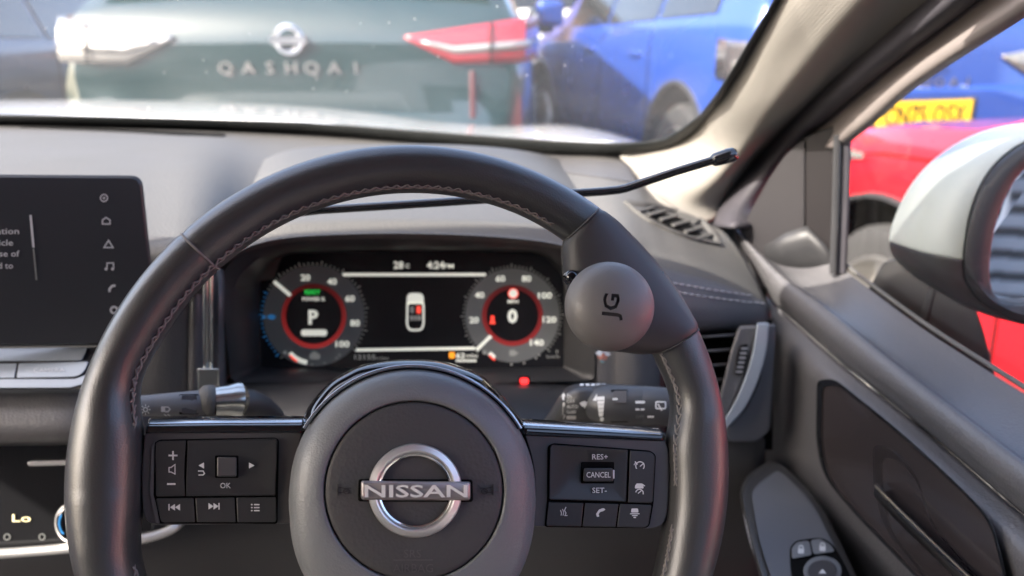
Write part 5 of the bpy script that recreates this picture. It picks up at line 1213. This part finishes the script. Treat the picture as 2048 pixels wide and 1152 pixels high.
icon(c2, [roundpoly([(1194, 1034), (1192, 1028), (1198, 1019), (1207, 1016), (1211, 1019), (1207, 1022), (1200, 1024), (1197, 1029), (1199, 1033)], 1.5)])
icon(c3, [roundpoly([(1263, 1017), (1276, 1017), (1277, 1025), (1262, 1025)], 2), rrect(1260, 1026.5, 1279, 1028.5, .3), rrect(1264, 1030, 1275, 1032, .3), rrect(1267, 1033.5, 1272, 1036, .3)])

# ------------------------------------------------------------------ steering knob clamped to the rim
kb = thing('steering_ball', 'round grey steering ball engraved with initials on a black clamp at the rim', 'steering ball', tuple(W.map(1250, 560, 0)))
inn_px = [(1126, 484), (1126, 520), (1130, 560), (1146, 610), (1172, 660), (1206, 696), (1262, 706), (1306, 710)]
out_px = [(1192, 420), (1225, 441), (1260, 474), (1294, 510), (1325, 548), (1352, 586), (1374, 624), (1390, 657)]
si, so_ = spline([(x, y, 0) for x, y in inn_px], 6), spline([(x, y, 0) for x, y in out_px], 6)
rows = []; n = len(si)
for i, (p, q) in enumerate(zip(si, so_)):
    a, b = W.map(p.x, p.y, .004), W.map(q.x, q.y, .004); d = (b-a); wd = d.length; d = d/wd; b = b+d*.0015
    sc_ = 1-.07*(max(0, 1-i/2) if i < 2 else 0)-.07*(max(0, 1-(n-1-i)/2) if n-1-i < 2 else 0)
    r = []
    for (t, h) in ((0, .0), (.01, .008), (.06, .0135), (.2, .0165), (.4, .019), (.62, .0205), (.8, .0185), (.92, .0135), (.99, .006), (1.0, .0), (.97, -.010), (.85, -.017), (.5, -.020), (.15, -.014)):
        r.append(a.lerp(b, .5+(t-.5)*sc_)+W.n*(h-.003)*sc_)
    rows.append(r)
clampm = mat('clamp_plastic', (.036, .034, .035), .5, bump=('noise', 1300, .00008))
cl_ = loft('clamp', rows, clampm, kb, closed=True, solid=0, caps=True, smooth=50)
# thin light edges of the moulding
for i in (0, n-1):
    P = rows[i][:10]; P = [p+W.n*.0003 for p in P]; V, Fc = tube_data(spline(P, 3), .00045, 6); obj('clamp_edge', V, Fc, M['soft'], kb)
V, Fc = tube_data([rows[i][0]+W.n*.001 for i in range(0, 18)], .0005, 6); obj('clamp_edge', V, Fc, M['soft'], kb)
# knob: shallow domed mushroom whose face looks at the driver
kd = (CAM-W.map(1218, 613, .055)).normalized(); kn_dir = (W.n*.8+kd*.6).normalized()
KP = Pl(W.map(1218, 613, .048), kn_dir)
u0, v0 = KP.uv(1218, 613); rk_ = .5*((KP.map(1307, 613)-KP.map(1129, 613)).length)
def kr(r, h): return [KP.loc(u0+r*rk_*math.cos(math.radians(t)), v0+r*rk_*math.sin(math.radians(t)), h*rk_) for t in range(0, 360, 6)]
prof = [(.45, -.62), (.70, -.52), (.88, -.32), (.97, -.12), (1.0, .04), (.985, .16), (.94, .30), (.86, .43), (.74, .54), (.58, .63), (.38, .695), (.18, .725), (.03, .73)]
kbody = loft('knob', [kr(r, h) for r, h in prof], M['knob'], kb, closed=True, solid=0, caps=True, smooth=80)
V, Fc = tube_data([KP.loc(u0, v0, -.6*rk_), KP.loc(u0, v0, -.9*rk_), W.map(1222, 610, .008)], [.011, .010, .012], 20); obj('stem', V, Fc, clampm, kb)
# engraved initials, cut into the knob
P2, F2 = text_px('JG', 1221, 613, 31, 52, rot=-84, bold=.022)
def engrave(o, P, Fc, depth):
    n = len(P); V = [KP.map(p[0], p[1], (.80)*rk_) for p in P]+[KP.map(p[0], p[1], (.73*rk_-depth)) for p in P]
    cnt = {(f[i], f[(i+1) % len(f)]) for f in Fc for i in range(len(f))}
    F = [list(f) for f in Fc]+[[i+n for i in reversed(f)] for f in Fc]+[[b, a, a+n, b+n] for a, b in cnt if (b, a) not in cnt]
    c = obj('cutter', V, F, M['engrave'], None, smooth=0)
    md = o.modifiers.new('cut', 'BOOLEAN'); md.object = c; md.operation = 'DIFFERENCE'; md.solver = 'EXACT'; md.material_mode = 'TRANSFER'
    bpy.context.view_layer.update()
    me = bpy.data.meshes.new_from_object(o.evaluated_get(bpy.context.evaluated_depsgraph_get()))
    o.modifiers.remove(md); o.data = me; bpy.data.objects.remove(c); me.shade_smooth(); me.set_sharp_from_angle(angle=math.radians(45))
engrave(kbody, P2, F2, .0016)
# bolt ball beside the knob
bp_ = Pl(W.map(1142, 553, .016), W.n); ub, vb2 = bp_.uv(1143, 554); rb = .0042
rows = [[bp_.loc(ub+rb*r*math.cos(math.radians(t)), vb2+rb*r*math.sin(math.radians(t)), rb*h) for t in range(0, 360, 15)] for r, h in ((1, -1.2), (1, 0), (.93, .4), (.78, .68), (.5, .9), (.1, 1.0))]
loft('bolt_head', rows, M['gloss'], kb, closed=True, solid=0, caps=True, smooth=70)
obj('bolt_socket', [bp_.loc(ub+rb*.42*math.cos(math.radians(t)), vb2+rb*.42*math.sin(math.radians(t)), rb*1.01) for t in range(0, 360, 60)], [list(range(6))], M['groove'], kb, smooth=0)
V, Fc = box_data(-.0022, -.0022, -.0022, .0022, .0022, .0022)
ck = W.map(1320, 551, .012); obj('clamp_lug', [ck+W.a*v[0]+W.b*v[1]+W.n*v[2] for v in V], Fc, M['rod'], kb, bevel=.0008, smooth=40)
# torn scrap of sticker under the knob
stk = thing('torn_sticker', 'small torn scrap of coloured sticker below the round grey knob', 'sticker', tuple(at(1205, 712, Y=.66)))
SP = Pl(at(1205, 712, Y=.67), (.1, -1, .3))
for nm, poly, m in (('scrap', [(1190, 707), (1199, 700), (1206, 705), (1200, 713)], mat('scrap_pale', (.55, .57, .56), .4)), ('scrap', [(1194, 713), (1206, 705), (1216, 708), (1214, 719), (1203, 722)], mat('scrap_red', (.42, .16, .11), .5)), ('scrap', [(1206, 703), (1219, 703), (1221, 711), (1213, 712)], mat('scrap_white', (.65, .63, .6), .4)), ('scrap', [(1199, 719), (1209, 721), (1207, 726), (1201, 725)], mat('scrap_teal', (.2, .33, .33), .5))):
    h = random.uniform(.0, .003); V = [SP.map(x, y, h+random.uniform(0, .0025)) for x, y in poly]
    obj(nm, V, [list(range(len(V)))], m, stk, smooth=0, solid=.0004)
bpy.context.view_layer.update()
